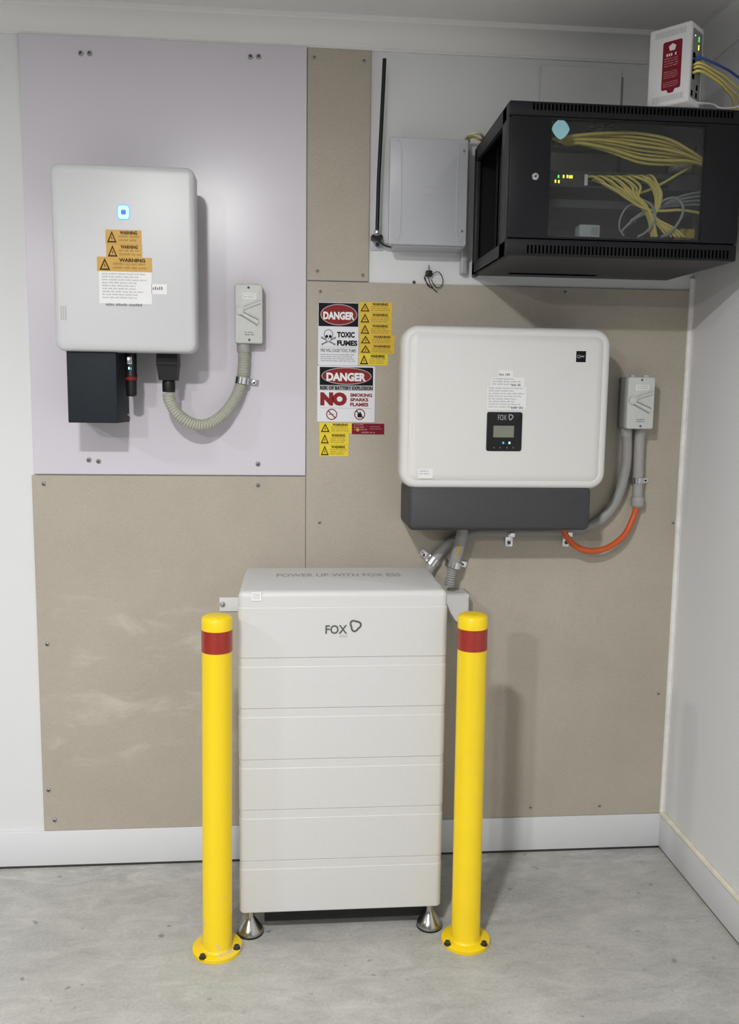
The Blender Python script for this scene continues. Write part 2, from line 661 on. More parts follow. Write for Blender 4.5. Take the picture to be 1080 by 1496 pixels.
def cornice_mesh(back):
    b = MB()
    R = []
    for e in (0, 1):
        ring = []
        for d, drop in cove(0):
            if back:
                ring.append((-4.6 if e == 0 else -d, -d, CEIL - drop))
            else:
                ring.append((-d, -5.6 if e == 0 else -d, CEIL - drop))
        R.append(ring if back else ring[::-1])
    b.rings(R, 'cornice')
    return b


obj('trim_1', cornice_mesh(True), kind='structure', angle=25)
obj('trim_2', cornice_mesh(False), kind='structure', angle=25)


def skirting(name, back):
    # board standing a few millimetres off the slab; the dark strip below paints its shadow gap
    b = MB()
    if back:
        b.box(-4.6, -0.012, -0.012, 0, 0.008, 0.1155, 'skirt', 0.0015)
        b.box(-4.6, -0.012, -0.009, 0, 0, 0.008, 'dark_steel')
    else:
        b.box(-0.012, 0, -5.6, 0, 0.006, 0.1155, 'skirt', 0.0015)
        b.box(-0.009, 0, -5.6, 0, 0, 0.006, 'dark_steel')
    return obj(name, b, kind='structure')


skirting('baseboard_back', True)
skirting('baseboard_right', False)
obj('trim_3', MB().tube([(-0.007, -5.5, 0.117), (-0.007, -2.5, 0.117), (-0.007, -1.2, 0.118), (-0.007, -0.5, 0.117), (-0.007, -0.010, 0.117)], 0.0085, 'sealant', n=8), kind='structure')
obj('trim_4', MB().tube([(-0.006, -0.006, 0.118), (-0.005, -0.008, 0.6), (-0.007, -0.007, 1.1), (-0.006, -0.007, 1.5), (-0.006, -0.006, 1.78)], 0.009, 'white_sealant', n=8), kind='structure')


# ================================================================== boards on the back wall
def board(name, x0, x1, z0, z1, th, mat, label, pix, r=0.0055, cat='board', bev=0.001, group=None):
    b = MB().box(x0, x1, -th, -0.0006, z0, z1, mat, bev, 1)
    o = obj(name, b, None, label, cat, group)
    screws(o, pix, -th, r)
    return o


board('lilac_board', -1.917, -1.1455, 1.191, 2.374, 0.010, 'lilac',
      'glossy lilac board behind the silver inverter with the blue light', [(118, 78), (131, 78), (366, 83), (378, 83), (130, 672), (144, 674), (377, 678)], 0.0070)
board('fibre_cement_board', -1.924, -1.1455, 0.1165, 1.187, 0.008, 'cement_smeared',
      'tan fibre cement board with pale smears, below the lilac board', [(64, 707), (377, 709), (69, 941), (80, 1198), (71, 1154)], 0.0062)
board('fibre_cement_board', -1.1435, -0.9675, 1.7485, 2.374, 0.008, 'cement',
      'narrow upright strip of tan fibre cement between lilac board and black antenna',
      [(459, 84), (532, 89), (464, 396), (530, 402)], 0.005)
board('fibre_cement_board', -1.1435, -0.0125, 0.1165, 1.7455, 0.008, 'cement',
      'large tan fibre cement board carrying the danger signs and the wide white inverter',
      [(468, 426), (467, 763), (983, 764), (775, 1179), (876, 1177), (826, 427), (962, 1013)], 0.0048)

board('backing_board', -0.4865, -0.255, 2.05, 2.352, 0.020, 'white_board',
      'white backing board rising above the black rack, left of the router', [], cat='board')
board('backing_board', -0.2445, -0.06, 2.05, 2.335, 0.008, 'white_board',
      'lower white backing board half hidden behind the white router', [], cat='board')

# ================================================================== silver inverter on the lilac board
inv = thing('inverter', 'silver white inverter with glowing blue emblem on the lilac board', 'inverter', (-1.612, -0.01, 1.5245))
X0, X1, Z0, Z1, YF = -1.797, -1.434, 1.5275, 1.997, -0.200
body = MB().prism(X0 + 0.022, X1 - 0.022, Z0 + 0.012, Z1 - 0.02, 0.01, [(0, -0.010), (0, -0.14)], 'black')
obj('heat_sink', body, inv)
obj('cover', MB().prism(X0, X1, Z0, Z1, 0.024, [(0.014, -0.138), (0.004, -0.139), (0, -0.145), (0, YF + 0.014), (0.0016, YF + 0.007),
    (0.005, YF + 0.003), (0.010, YF + 0.0008), (0.016, YF)], 'inverter_silver', 7), inv)
cx, cz = at(180.5, 310, YF)
em = MB()
sq_ = lambda a: 1 / (abs(math.cos(a)) ** 5 + abs(math.sin(a)) ** 5) ** 0.2
em.ringflat(cx, cz, 0.0158, 0.0185, 0.0022, YF - 0.0006, 'led_blue', 40, sq_)
em.ringflat(cx, cz, 0.0138, 0.0165, 0.0095, YF - 0.0008, 'led_cyan', 40, sq_)
em.quad(cx - 0.0062, cx + 0.0062, cz - 0.0046, cz + 0.0048, YF - 0.0010, 'emblem_blue')
obj('status_emblem', em, inv, 'glowing pale blue rounded emblem')


def triangle(b, x0, x1, z0, z1, y, ink, mark='bolt'):
    cx_ = (x0 + x1) / 2
    w = (x1 - x0)
    outer = [(x0, z0), (x1, z0), (cx_, z1)]
    k = 0.60
    gx, gz = cx_, z0 + (z1 - z0) / 3
    inner = [(gx + (px - gx) * k, gz + (pz - gz) * k) for px, pz in outer]
    for i in range(3):
        j = (i + 1) % 3
        b.poly([outer[i], outer[j], inner[j], inner[i]], y, ink)
    h = z1 - z0
    b.poly([(cx_ + w * 0.02, z0 + h * 0.62), (cx_ - w * 0.09, z0 + h * 0.34), (cx_ + w * 0.0, z0 + h * 0.36),
            (cx_ - w * 0.02, z0 + h * 0.14), (cx_ + w * 0.10, z0 + h * 0.42), (cx_ + w * 0.01, z0 + h * 0.40)], y, ink)


def sticker_base(r4, y, mat, th=0.0006):
    x0, x1, z0, z1 = r4
    return MB().box(x0, x1, y - th, y, z0, z1, mat)


def warning_sticker(parent, name, r4, y, mat, ink, rows=3, label=None, cat=None, group=None, tri=0.27, soft='ink_brown', seed=1):
    x0, x1, z0, z1 = r4
    w, h = x1 - x0, z1 - z0
    o = obj(name, sticker_base(r4, y, mat), parent, label, cat, group)
    yy = y - 0.0009
    p = MB()
    triangle(p, x0 + w * 0.04, x0 + w * (0.04 + tri), z0 + h * 0.08, z1 - h * 0.08, yy, ink)
    p.text('WARNING', x0 + w * 0.40, x0 + w * 0.88, z1 - h * 0.33, z1 - h * 0.07, yy, ink, 0.045)
    p.words(x0 + w * (0.09 + tri), x1 - w * 0.04, z0 + h * 0.08, z1 - h * 0.38, yy, soft, rows, 0.55, random.Random(seed), 0.2)
    obj('print', p, o if parent is None else parent)
    return o


ys = YF - 0.0002
r4 = rect(154.5, 336, 207, 377, ys)
warning_sticker(inv, 'sticker', (r4[0], r4[1], (r4[2] + r4[3]) / 2, r4[3]), ys, 'sticker_amber', 'ink_amber', 2, 'amber warning sticker, upper', seed=3)
warning_sticker(inv, 'sticker', (r4[0] + 0.001, r4[1] + 0.001, r4[2], (r4[2] + r4[3]) / 2 - 0.0004), ys, 'sticker_amber', 'ink_amber', 2, 'amber warning sticker, second', seed=4)
r4 = rect(142, 376, 222, 397, ys)
warning_sticker(inv, 'sticker', r4, ys - 0.0004, 'sticker_amber', 'ink_amber', 2, 'wide amber warning sticker', tri=0.2, seed=5)
r4 = rect(145, 397, 222, 444, ys)
obj('sticker', sticker_base(r4, ys, 'sticker_white'), inv, 'white instruction sticker')
p = MB().words(r4[0] + 0.008, r4[1] - 0.006, r4[2] + 0.010, r4[3] - 0.004, ys - 0.0009, 'ink_pale', 9, 0.5, random.Random(8), 0.35)
p.words(r4[0] + 0.016, r4[1] - 0.020, r4[2] - 0.008, r4[2] + 0.001, ys - 0.0009, 'ink_soft', 1, 0.7, random.Random(9), 0.05)
obj('print', p, inv)
r4 = rect(221.5, 415, 244, 430, ys)
obj('sticker', sticker_base(r4, ys, 'sticker_white'), inv, 'small white tab sticker')
obj('print', MB().words(r4[0] + 0.003, r4[1] - 0.006, r4[2] + 0.009, r4[3] - 0.007, ys - 0.0009, 'ink_soft', 1, 0.8, random.Random(3), 0.02), inv)
r4 = rect(87, 445, 98, 469, ys)
p = sticker_base(r4, ys, 'inverter_silver')
for k in range(3):
    xx = r4[0] + 0.003 + k * 0.0055
    p.quad(xx, xx + 0.0026, r4[2] + 0.003, r4[3] - 0.003, ys - 0.0009, 'ink_pale')
obj('sticker', p, inv, 'small barcode sticker')

jb = MB().box(-1.7735, -1.6463, -0.18, -0.010, 1.3415, 1.5355, 'charcoal', 0.002, 2)
jbo = obj('terminal_box', jb, inv, 'dark charcoal terminal box under the cover')
o_ = obj('cover_screw', MB().lathe([(0.004, 0), (0.004, 0.002), (0.002, 0.003)], 'chrome', (-1.6463, -0.035, 1.362), 'x', 10), jbo)

# communication stick hanging under the inverter
sx, sz = at(191, 517, -0.12)
st = MB().lathe([(0.0155, 0.02), (0.0155, -0.052), (0.0165, -0.055), (0.0165, -0.062)], 'black', (sx, -0.12, sz))
st.lathe([(0.0145, -0.070), (0.0140, -0.110), (0.010, -0.114)], 'black', (sx, -0.12, sz))
sto = obj('communication_stick', st, inv, 'black plug-in stick with silver label')
obj('ring', MB().lathe([(0.0158, -0.062), (0.0158, -0.070)], 'sign_red', (sx, -0.12, sz)), sto)
obj('silver_label', MB().box(sx - 0.008, sx + 0.006, -0.1368, -0.134, sz - 0.028, sz - 0.008, 'chrome', 0.001), sto)
st2 = MB().box(sx - 0.004, sx - 0.001, -0.1366, -0.135, sz - 0.042, sz - 0.036, 'led_mint')
st2.box(sx + 0.002, sx + 0.004, -0.1366, -0.135, sz - 0.043, sz - 0.037, 'led_blue')
obj('light', st2, sto)

# mains plug with gland
gx0, gz0 = at(246, 520, -0.105)
pl = MB()
w = 0.030
pl.rings([[(gx0 - a, -0.105 - d, z), (gx0 + a, -0.105 - d, z), (gx0 + a, -0.105 + d, z), (gx0 - a, -0.105 + d, z)]
          for a, d, z in ((0.0275, 0.03, gz0 + 0.02), (0.0285, 0.03, gz0 - 0.022), (0.0275, 0.027, gz0 - 0.030), (0.0235, 0.024, gz0 - 0.066))][::-1], 'black', smooth=False)
plo = obj('mains_plug', pl, inv, 'black mains connector')
obj('gland', MB().lathe([(0.017, -0.098), (0.0178, -0.090), (0.0178, -0.072), (0.016, -0.064)], 'black', (gx0, -0.105, gz0), n=12), plo)

# ================================================================== conduits, clamps, isolators
def saddle_clamp(name, label, cxz, y, r, ang, side=1, width=0.018, ear=0.027, back=0.024):
    """plated clamp strapped round a pipe of radius r centred at depth y; back = distance from the pipe's centre to the ear"""
    b = MB()
    n = 12
    ro, ri = r + 0.0030, r + 0.0012
    out, inn = [], []
    for k in range(n + 1):
        a = math.pi * k / n
        out.append((math.cos(a) * ro, -math.sin(a) * ro))
        inn.append((math.cos(a) * ri, -math.sin(a) * ri))
    out = [(ro, back)] + out + [(-ro, back)]
    inn = [(ri, back)] + inn + [(-ri, back)]
    prof = out + inn[::-1]
    b.rings([[(px, py, z) for px, py in prof] for z in (-width / 2, width / 2)][::-1], 'chrome', smooth=True)
    e0, e1 = ri * side, (ro + ear) * side
    b.box(min(e0, e1), max(e0, e1), back - 0.003, back, -width / 2, width / 2, 'chrome', 0.0008, 1)
    bx_ = (ro + ear * 0.52) * side
    b.lathe([(0.0088, 0.0), (0.0088, 0.0012), (0.0066, 0.0014), (0.0066, 0.0055), (0.0035, 0.0065)], 'chrome', (bx_, back - 0.003, 0), 'y', 6)
    b.lathe([(0.0030, 0.0), (0.0030, 0.0012)], 'void', (bx_, back - 0.0095, 0), 'y', 8)
    rot = Matrix.Rotation(ang, 3, 'Y')
    b.mapped(lambda p: rot @ p + Vector((cxz[0], y, cxz[1])))
    return obj(name, b, None, label, 'clamp', origin=(cxz[0], y, cxz[1]))


def pipe_pts(l):
    return [at3(u, v, y) for u, v, y in l]


ix, iz = at(356, 512, -0.036)
cond = obj('flexible_conduit', MB().tube(pipe_pts([(246, 574, -0.105), (249, 588, -0.104), (262, 607, -0.100), (284, 620, -0.090), (306, 619, -0.075), (328, 604, -0.055),
     (345, 580, -0.040), (353, 556, -0.036), (356, 532, -0.036)]) + [(ix, -0.036, iz + 0.004)], 0.0160, 'flex', 16, 8, 0.0013, 0.0072),
    None, 'ribbed pale grey conduit looping from silver inverter up to the left isolator', 'conduit')
saddle_clamp('saddle_clamp', 'shiny clamp with screw on the ribbed conduit below the left isolator', at(353.3, 556, -0.036), -0.037, 0.0172, 0.15, back=0.027)


def isolator(name, label, x0, x1, z0, z1, yf, open_end, glands, back_x=0.0):
    t = thing(name, label, 'isolator switch', ((x0 + x1) / 2, -0.01, z0))
    d = -0.008
    yb = yf + 0.030
    obj('back_box', MB().prism(x0 + back_x, x1 + back_x, z0 - 0.001, z1, 0.007, [(0, d), (0, yb + 0.003), (0.002, yb)], 'iso_grey_dark'), t)
    f_ = MB().prism(x0, x1, z0, z1, 0.007, [(0.002, yb), (0, yb - 0.003), (0, yf + 0.005), (0.002, yf + 0.001), (0.005, yf)], 'iso_grey')
    obj('front_cover', f_, t)
    w_, h_ = x1 - x0, z1 - z0
    lab = MB().prism(x0 + w_ * 0.28, x1 - w_ * 0.22, z1 - h_ * 0.26, z1 - h_ * 0.15, 0.004, [(0, yf), (0, yf - 0.0008), (0.0006, yf - 0.0012)], 'sticker_white')
    lab.words(x0 + w_ * 0.33, x1 - w_ * 0.27, z1 - h_ * 0.24, z1 - h_ * 0.17, yf - 0.0016, 'ink_pale', 2, 0.5, random.Random(2), 0.1)
    obj('label_plate', lab, t)
    # moulded switch lever: pivot at the left, arm pointing down right, faint guide up right
    lev = MB()
    px, pz = x0 + w_ * 0.14, z0 + h_ * 0.545
    for (ex, ez, wd, th, m_) in ((x0 + w_ * 0.84, z0 + h_ * 0.36, 0.0050, 0.005, 'iso_grey'), (x0 + w_ * 0.92, z0 + h_ * 0.70, 0.0040, 0.003, 'iso_grey')):
        dx, dz = ex - px, ez - pz
        L = math.hypot(dx, dz)
        nx, nz = -dz / L * wd, dx / L * wd
        pts = [(px - nx, pz - nz), (ex - nx, ez - nz), (ex + nx, ez + nz), (px + nx, pz + nz)]
        lev.poly(pts, yf - th, m_, th)
    lev.lathe([(0.011, 0), (0.011, 0.006), (0.009, 0.007)], 'iso_grey', (px + 0.004, yf, pz), 'y', 18)
    ex, ez = x0 + w_ * 0.82, z0 + h_ * 0.30
    px2, pz2 = px + 0.002, pz - 0.009
    dx, dz = ex - px2, ez - pz2
    L = math.hypot(dx, dz)
    nx, nz = -dz / L * 0.0011, dx / L * 0.0011
    lev.poly([(px2 - nx, pz2 - nz), (ex - nx, ez - nz), (ex + nx, ez + nz), (px2 + nx, pz2 + nz)], yf - 0.0004, 'ink_soft')
    pz3 = pz + 0.003
    ex, ez = x0 + w_ * 0.86, z0 + h_ * 0.395
    dx, dz = ex - px, ez - pz3
    L = math.hypot(dx, dz)
    nx, nz = -dz / L * 0.0013, dx / L * 0.0013
    lev.poly([(px - nx, pz3 - nz), (ex - nx, ez - nz), (ex + nx, ez + nz), (px + nx, pz3 + nz)], yf - 0.0056, 'ink_soft')
    for off in (0.0038, -0.0038):
        ax, az, ex, ez = x0 + w_ * 0.34, z0 + h_ * 0.60 + off, x0 + w_ * 0.92, z0 + h_ * 0.70 + off
        lev.poly([(ax, az - 0.0009), (ex, ez - 0.0009), (ex, ez + 0.0009), (ax, az + 0.0009)], yf - 0.0036, 'ink_pale')
    obj('lever', lev, t)
    obj('print', MB().words(x0 + w_ * 0.36, x0 + w_ * 0.70, z0 + h_ * 0.12, z0 + h_ * 0.20, yf - 0.0006, 'ink_soft', 2, 0.55, random.Random(6), 0.1), t)
    for l0, l1 in ((0.16, 0.28), (0.62, 0.80)):
        obj('top_lug', MB().box(x0 + w_ * l0, x0 + w_ * l1, yf + 0.012, yf + 0.024, z1 - 0.001, z1 + 0.005, 'iso_grey', 0.001), t)
    for fx, fz in ((0.5, 0.94), (0.52, 0.06)):
        screw(t, x0 + w_ * fx, z0 + h_ * fz, yf, 0.0036, 'iso_grey_dark')
    for gx_, gr in glands:
        obj('gland', MB().lathe([(gr, 0.004), (gr, -0.020), (gr * 0.93, -0.024)], 'grey_plastic', (gx_, -0.036, z0), n=18), t)
    return t


isolator('isolator_switch', 'grey isolator switch on the lilac board, single conduit below', -1.3440, -1.2665, 1.564, 1.7260, -0.064, 0, [(ix, 0.0185)])
rx1, rz1 = at(915, 640, -0.036)
rx2, rz2 = at(935, 640, -0.036)
isolator('isolator_switch', 'grey isolator switch beside the wide white inverter, two pipes below', -0.2170, -0.1350, 1.338, 1.4885, -0.085, 0,
         [(rx1, 0.0165), (rx2, 0.0165)], 0.002)

# pipe from the right isolator round under the inverter to the battery
obj('conduit', MB().tube([(rx1, -0.036, 1.345)] + pipe_pts([(916, 660, -0.036), (913, 690, -0.035), (901, 730, -0.032), (876, 761, -0.028), (842, 774, -0.024),
     (800, 777, -0.023), (745, 777.5, -0.023), (700, 778, -0.023), (672, 784, -0.024), (650, 800, -0.025), (635, 818, -0.026), (622, 845, -0.03), (612, 880, -0.04)]), 0.0150, 'conduit', 14, 8),
    None, 'smooth grey conduit sweeping from right isolator under the inverter to battery', 'conduit')
pb = thing('conduit', 'short straight grey pipe hanging from the right isolator with end coupling', 'conduit', (rx2, -0.036, 1.2))
bx, bz = at(931.5, 730, -0.036)
obj('pipe', MB().tube([(rx2, -0.036, 1.345), (rx2 - 0.001, -0.036, 1.28), (bx, -0.036, bz)], 0.0150, 'grey_plastic', 16, 4), pb)
obj('coupling', MB().lathe([(0.0175, 0.008), (0.0195, 0.004), (0.0195, -0.014), (0.0165, -0.020), (0.011, -0.024)], 'grey_plastic', (bx, -0.036, bz), n=18), pb)
saddle_clamp('saddle_clamp', 'shiny clamp with screw on the straight pipe below right isolator', at(931.5, 702, -0.036), -0.036, 0.0152, 0.05, width=0.016, back=0.027)
obj('orange_cable', MB().tube([(bx, -0.036, bz - 0.015)] + pipe_pts([(925, 757, -0.037), (912, 782, -0.045), (888, 800, -0.055), (862, 805, -0.065), (840, 797, -0.075), (826, 780, -0.085), (820, 762, -0.09)]),
    0.0088, 'orange', 12, 8), None, 'bright orange cable curving from grey coupling up under the wide inverter', 'cable')


def pipe_saddle(label, u, v):
    x, z = at(u, v, -0.014)
    b = MB()
    b.box(x - 0.011, x + 0.011, -0.043, -0.008, z + 0.014, z + 0.030, 'chrome', 0.003, 2)
    b.prism(x - 0.0115, x + 0.0115, z - 0.018, z + 0.018, 0.005, [(0, -0.008), (0, -0.0135), (0.0006, -0.014)], 'chrome')
    b.lathe([(0.0052, 0), (0.0052, 0.003), (0.002, 0.0036)], 'dark_steel', (x, -0.014, z - 0.006), 'y', 10)
    return obj('pipe_saddle', b, None, label, 'clamp')


pipe_saddle('plated pipe saddle under the middle of the wide inverter', 744, 790)
pipe_saddle('plated pipe saddle behind the start of the orange cable', 827.5, 790)

dc = thing('conduit', 'grey conduit with orange print dropping from inverter to battery bracket', 'conduit', at3(665, 826, -0.06))
obj('pipe', MB().tube(pipe_pts([(677, 766, -0.085), (674, 785, -0.075), (670, 803, -0.068), (664, 824, -0.060)]), 0.0172, 'conduit', 16, 6), dc)
obj('ribbed_end', MB().tube(pipe_pts([(664, 822, -0.060), (660, 838, -0.058), (656.5, 856, -0.055)]), 0.0140, 'conduit', 16, 6, 0.0013, 0.0072), dc)
ax_, az_ = at(670, 803, -0.087)
pm = MB().box(-0.0028, 0.0028, -0.0008, 0.0, -0.0155, 0.0155, 'sticker_amber').words(-0.0020, 0.0020, -0.014, 0.014, -0.0012, 'ink_brown', 7, 0.5)
rot = Matrix.Rotation(0.2, 3, 'Y')
pm.mapped(lambda p_: rot @ p_ + Vector((ax_, -0.0868, az_)))
obj('orange_print', pm, dc)
saddle_clamp('saddle_clamp', 'plated clamp on the conduit with orange print, beside right bollard top', at(664, 825, -0.06), -0.060, 0.0172, 0.2, width=0.018, back=0.050)
saddle_clamp('saddle_clamp', 'shiny tilted clamp on smooth conduit at the back corner of battery top', at(633, 820, -0.026), -0.026, 0.0152, 0.62, -1, width=0.024, back=0.017)

# ================================================================== wide white inverter
fx = thing('inverter', 'wide white inverter with black display and dark grey base', 'inverter', (-0.605, -0.01, 1.058))
YF = -0.200
X0, X1, Z0, Z1 = -0.8895, -0.3110, 1.1715, 1.613
obj('cover', MB().prism(X0, X1, Z0, Z1, 0.046, [(0.012, -0.120), (0.003, -0.122), (0, -0.128), (0, YF + 0.026), (0.002, YF + 0.016), (0.006, YF + 0.0085), (0.012, YF + 0.0055),
    (0.020, YF + 0.005), (0.0225, YF + 0.0062), (0.027, YF + 0.004), (0.034, YF + 0.001), (0.042, YF)], 'inverter_white', 9), fx)
obj('heat_sink', MB().prism(X0 + 0.03, X1 - 0.03, Z0 + 0.01, Z1 - 0.02, 0.02, [(0, -0.010), (0, -0.122)], 'dark_grey'), fx)
obj('base', MB().prism(-0.8640, -0.3480, 1.0545, 1.180, 0.016, [(0.004, -0.012), (0, -0.016), (0, -0.178), (0.003, -0.186), (0.010, -0.190)], 'dark_grey', 3), fx, 'dark grey lower housing')
ys = YF - 0.0002
d0, d1, e0, e1 = rect(711, 602, 762.5, 659, ys)
ds = MB().prism(d0, d1, e0, e1, 0.006, [(0, YF + 0.001), (0, YF - 0.002), (0.0012, YF - 0.003)], 'black')
dso = obj('display_panel', ds, fx, 'glossy black display panel')
yy = YF - 0.0034
dp = MB()
a = rect(728, 606, 740.3, 613.8, yy)
dp.text('FOX', a[0], a[1], a[2], a[3], yy, 'ink_pale', 0.0)
obj('lettering', dp, dso, 'pale lettering')
dp = MB()
ex, ez = at(746.5, 609.3, yy)


def leaf(a_):
    # rounded triangle loop standing on its tip
    return 1 + 0.13 * math.cos(3 * (a_ - math.radians(15)))


dp.ringflat(ex, ez, 0.0066, 0.0080, 0.0026, yy, 'ink_pale', 30, leaf)
obj('emblem', dp, dso, 'pale looped emblem')
dp = MB()
for k, u in enumerate((722, 731, 741, 750)):
    qx, qz = at(u, 654, yy)
    dp.quad(qx - 0.0012, qx + 0.0012, qz - 0.002, qz + 0.002, yy, 'ink_soft')
obj('button_marks', dp, dso, kind='stuff')
a = rect(721, 622, 751, 639, yy)
lc = MB().box(a[0], a[1], yy - 0.0002, yy + 0.001, a[2], a[3], 'lcd')
obj('screen', lc, dso)
ld = MB()
for u, v, m_ in ((735.5, 647, 'led_blue'), (744.5, 647, 'led_mint')):
    qx, qz = at(u, v, yy)
    ld.quad(qx - 0.0024, qx + 0.0024, qz - 0.0026, qz + 0.0026, yy - 0.0001, m_)
obj('light', ld, dso)
for (u0, v0, u1, v1, rows, sd) in ((728, 541, 750, 553, 1, 1), (717, 551, 766.5, 566, 3, 2), (711.5, 564.5, 769, 599, 8, 3)):
    r4 = rect(u0, v0, u1, v1, ys)
    lay = 0.0003 * sd
    s_ = sticker_base(r4, ys - lay, 'sticker_white', 0.0005)
    obj('sticker', s_, fx, ('small white tab sticker', 'white sticker in the middle of the stack', 'white instruction sticker above the display')[sd - 1])
    p = MB()
    if rows == 1:
        p.words(r4[0] + 0.003, r4[1] - 0.003, r4[2] + 0.006, r4[3] - 0.008, ys - lay - 0.0008, 'ink_soft', 1, 0.8, random.Random(4), 0.05)
    else:
        p.words(r4[0] + 0.004, r4[1] - 0.004, r4[2] + 0.003, r4[3] - 0.003, ys - lay - 0.0008, 'ink_pale', rows, 0.5, random.Random(sd), 0.3)
        p.words(r4[0] + (r4[1] - r4[0]) * 0.62, r4[1] - 0.008, r4[2] + 0.002, r4[2] + 0.010, ys - lay - 0.0009, 'ink_soft', 1, 0.8, random.Random(sd + 4), 0.0)
    obj('print', p, fx)
r4 = rect(841, 512, 857, 530, ys)
bs = sticker_base(r4, ys, 'sticker_white')
bs.quad(r4[0] + 0.0015, r4[1] - 0.0015, r4[2] + 0.0015, r4[3] - 0.0015, ys - 0.0009, 'ink')
bs.ringflat(r4[0] + 0.009, (r4[2] + r4[3]) / 2, 0.0045, 0.0045, 0.0014, ys - 0.0012, 'ink_pale', 18)
bs.words(r4[0] + 0.014, r4[1] - 0.003, (r4[2] + r4[3]) / 2 - 0.003, (r4[2] + r4[3]) / 2 + 0.004, ys - 0.0012, 'ink_pale', 1, 0.8, random.Random(1), 0)
obj('sticker', bs, fx, 'small square black sticker')
r4 = rect(611, 685, 632.5, 699, ys)
bs = sticker_base(r4, ys, 'sticker_white')
bs.words(r4[0] + 0.004, r4[1] - 0.006, r4[2] + 0.008, r4[3] - 0.004, ys - 0.0009, 'ink_pale', 2, 0.5, random.Random(5), 0.2)
obj('sticker', bs, fx, 'small white sticker at the lower left')

# ================================================================== danger signs and warning stickers on the board
YB = -0.0081


def danger_sign(label, box, hdr, oval, word, seed):
    r4 = rect(*box, YB)
    x0, x1, z0, z1 = r4
    s = obj('danger_sign', MB().prism(x0, x1, z0, z1, 0.004, [(0, -0.008), (0, -0.0092), (0.0004, -0.0096)], 'sign_white'), None, label, 'sign')
    y = -0.0099
    a_ = rect(*hdr, YB)
    obj('header', MB().quad(a_[0], a_[1], a_[2], a_[3], y, 'ink'), s, 'black header band')
    a_ = rect(*oval, YB)
    ov = MB()
    cx_, cz_, rx_, rz_ = (a_[0] + a_[1]) / 2, (a_[2] + a_[3]) / 2, (a_[1] - a_[0]) / 2, (a_[3] - a_[2]) / 2
    ov.poly(ellipse(cx_, cz_, rx_, rz_), y - 0.0003, 'ink_pale')
    ov.poly(ellipse(cx_, cz_, rx_ - 0.0022, rz_ - 0.0022), y - 0.0006, 'sign_red')
    obj('oval', ov, s, 'dark red oval')
    a_ = rect(*word, YB)
    obj('lettering', MB().text('DANGER', a_[0], a_[1], a_[2], a_[3], y - 0.0010, 'sticker_white', 0.05), s, 'white lettering')
    return s, y


s, y = danger_sign('white danger sign with skull and toxic fumes lettering, topmost on the board', (465, 442, 524, 534), (465.6, 442.8, 523.6, 477),
                   (468.3, 444.4, 522, 475.3), (472.3, 455.6, 517.8, 467.2), 1)
t_ = MB()
for body_, q in (('TOXIC', (492.5, 484.9, 518.4, 493.4)), ('FUMES', (492.5, 497.3, 522.2, 505.5))):
    a = rect(*q, YB)
    t_.text(body_, a[0], a[1], a[2], a[3], y, 'ink', 0.055)
a = rect(468.5, 509.6, 520.5, 514.6, YB)
t_.text('FIRE WILL CAUSE TOXIC FUMES', a[0], a[1], a[2], a[3], y, 'ink_soft', 0.03)
a = rect(467.5, 507, 521.5, 507.5, YB)
t_.quad(a[0], a[1], a[2], a[3], y, 'ink_pale')
a = rect(468.5, 517.3, 520, 529.5, YB)
t_.words(a[0], a[1], a[2], a[3], y, 'ink_soft', 4, 0.5, random.Random(12), 0.1)
obj('lettering', t_, s, 'black and grey lettering')
sk = MB()
a = rect(470, 481, 490, 505, YB)
kx, kz, kw, kh = (a[0] + a[1]) / 2, (a[2] + a[3]) / 2, a[1] - a[0], a[3] - a[2]
for sgn in (-1, 1):
    # crossed bones behind the jaw
    p0 = (kx - sgn * kw * 0.46, kz - kh * 0.42)
    p1 = (kx + sgn * kw * 0.48, kz - kh * 0.02)
    dx, dz = p1[0] - p0[0], p1[1] - p0[1]
    L = math.hypot(dx, dz)
    nx, nz = -dz / L * 0.0021, dx / L * 0.0021
    sk.poly([(p0[0] - nx, p0[1] - nz), (p1[0] - nx, p1[1] - nz), (p1[0] + nx, p1[1] + nz), (p0[0] + nx, p0[1] + nz)], y, 'ink_soft')
    for q in (p0, p1):
        sk.poly(ellipse(q[0], q[1] + 0.0014, 0.0024, 0.0018, 12), y - 0.0001, 'ink_soft')
        sk.poly(ellipse(q[0], q[1] - 0.0014, 0.0024, 0.0018, 12), y - 0.0001, 'ink_soft')
sk.poly(ellipse(kx, kz + kh * 0.18, kw * 0.34, kh * 0.32, 26), y - 0.0002, 'ink_soft')
sk.poly(ellipse(kx, kz + kh * 0.18, kw * 0.275, kh * 0.265, 26), y - 0.0004, 'sign_white')
sk.poly(rrect(kx - kw * 0.2, kx + kw * 0.2, kz - kh * 0.27, kz - kh * 0.04, 0.002, 3), y - 0.0003, 'ink_soft')
sk.poly(rrect(kx - kw * 0.16, kx + kw * 0.16, kz - kh * 0.23, kz + kh * 0.04, 0.002, 3), y - 0.0005, 'sign_white')
for sgn in (-1, 1):
    sk.poly(ellipse(kx + sgn * kw * 0.13, kz + kh * 0.06, kw * 0.105, kh * 0.095, 14), y - 0.0007, 'ink')
sk.poly([(kx - kw * 0.05, kz - kh * 0.09), (kx + kw * 0.05, kz - kh * 0.09), (kx, kz + kh * 0.01)], y - 0.0007, 'ink')
for k in range(-2, 3):
    sk.quad(kx + k * kw * 0.06 - 0.0003, kx + k * kw * 0.06 + 0.0003, kz - kh * 0.22, kz - kh * 0.13, y - 0.0007, 'ink')
obj('skull_symbol', sk, s, 'skull and crossbones')

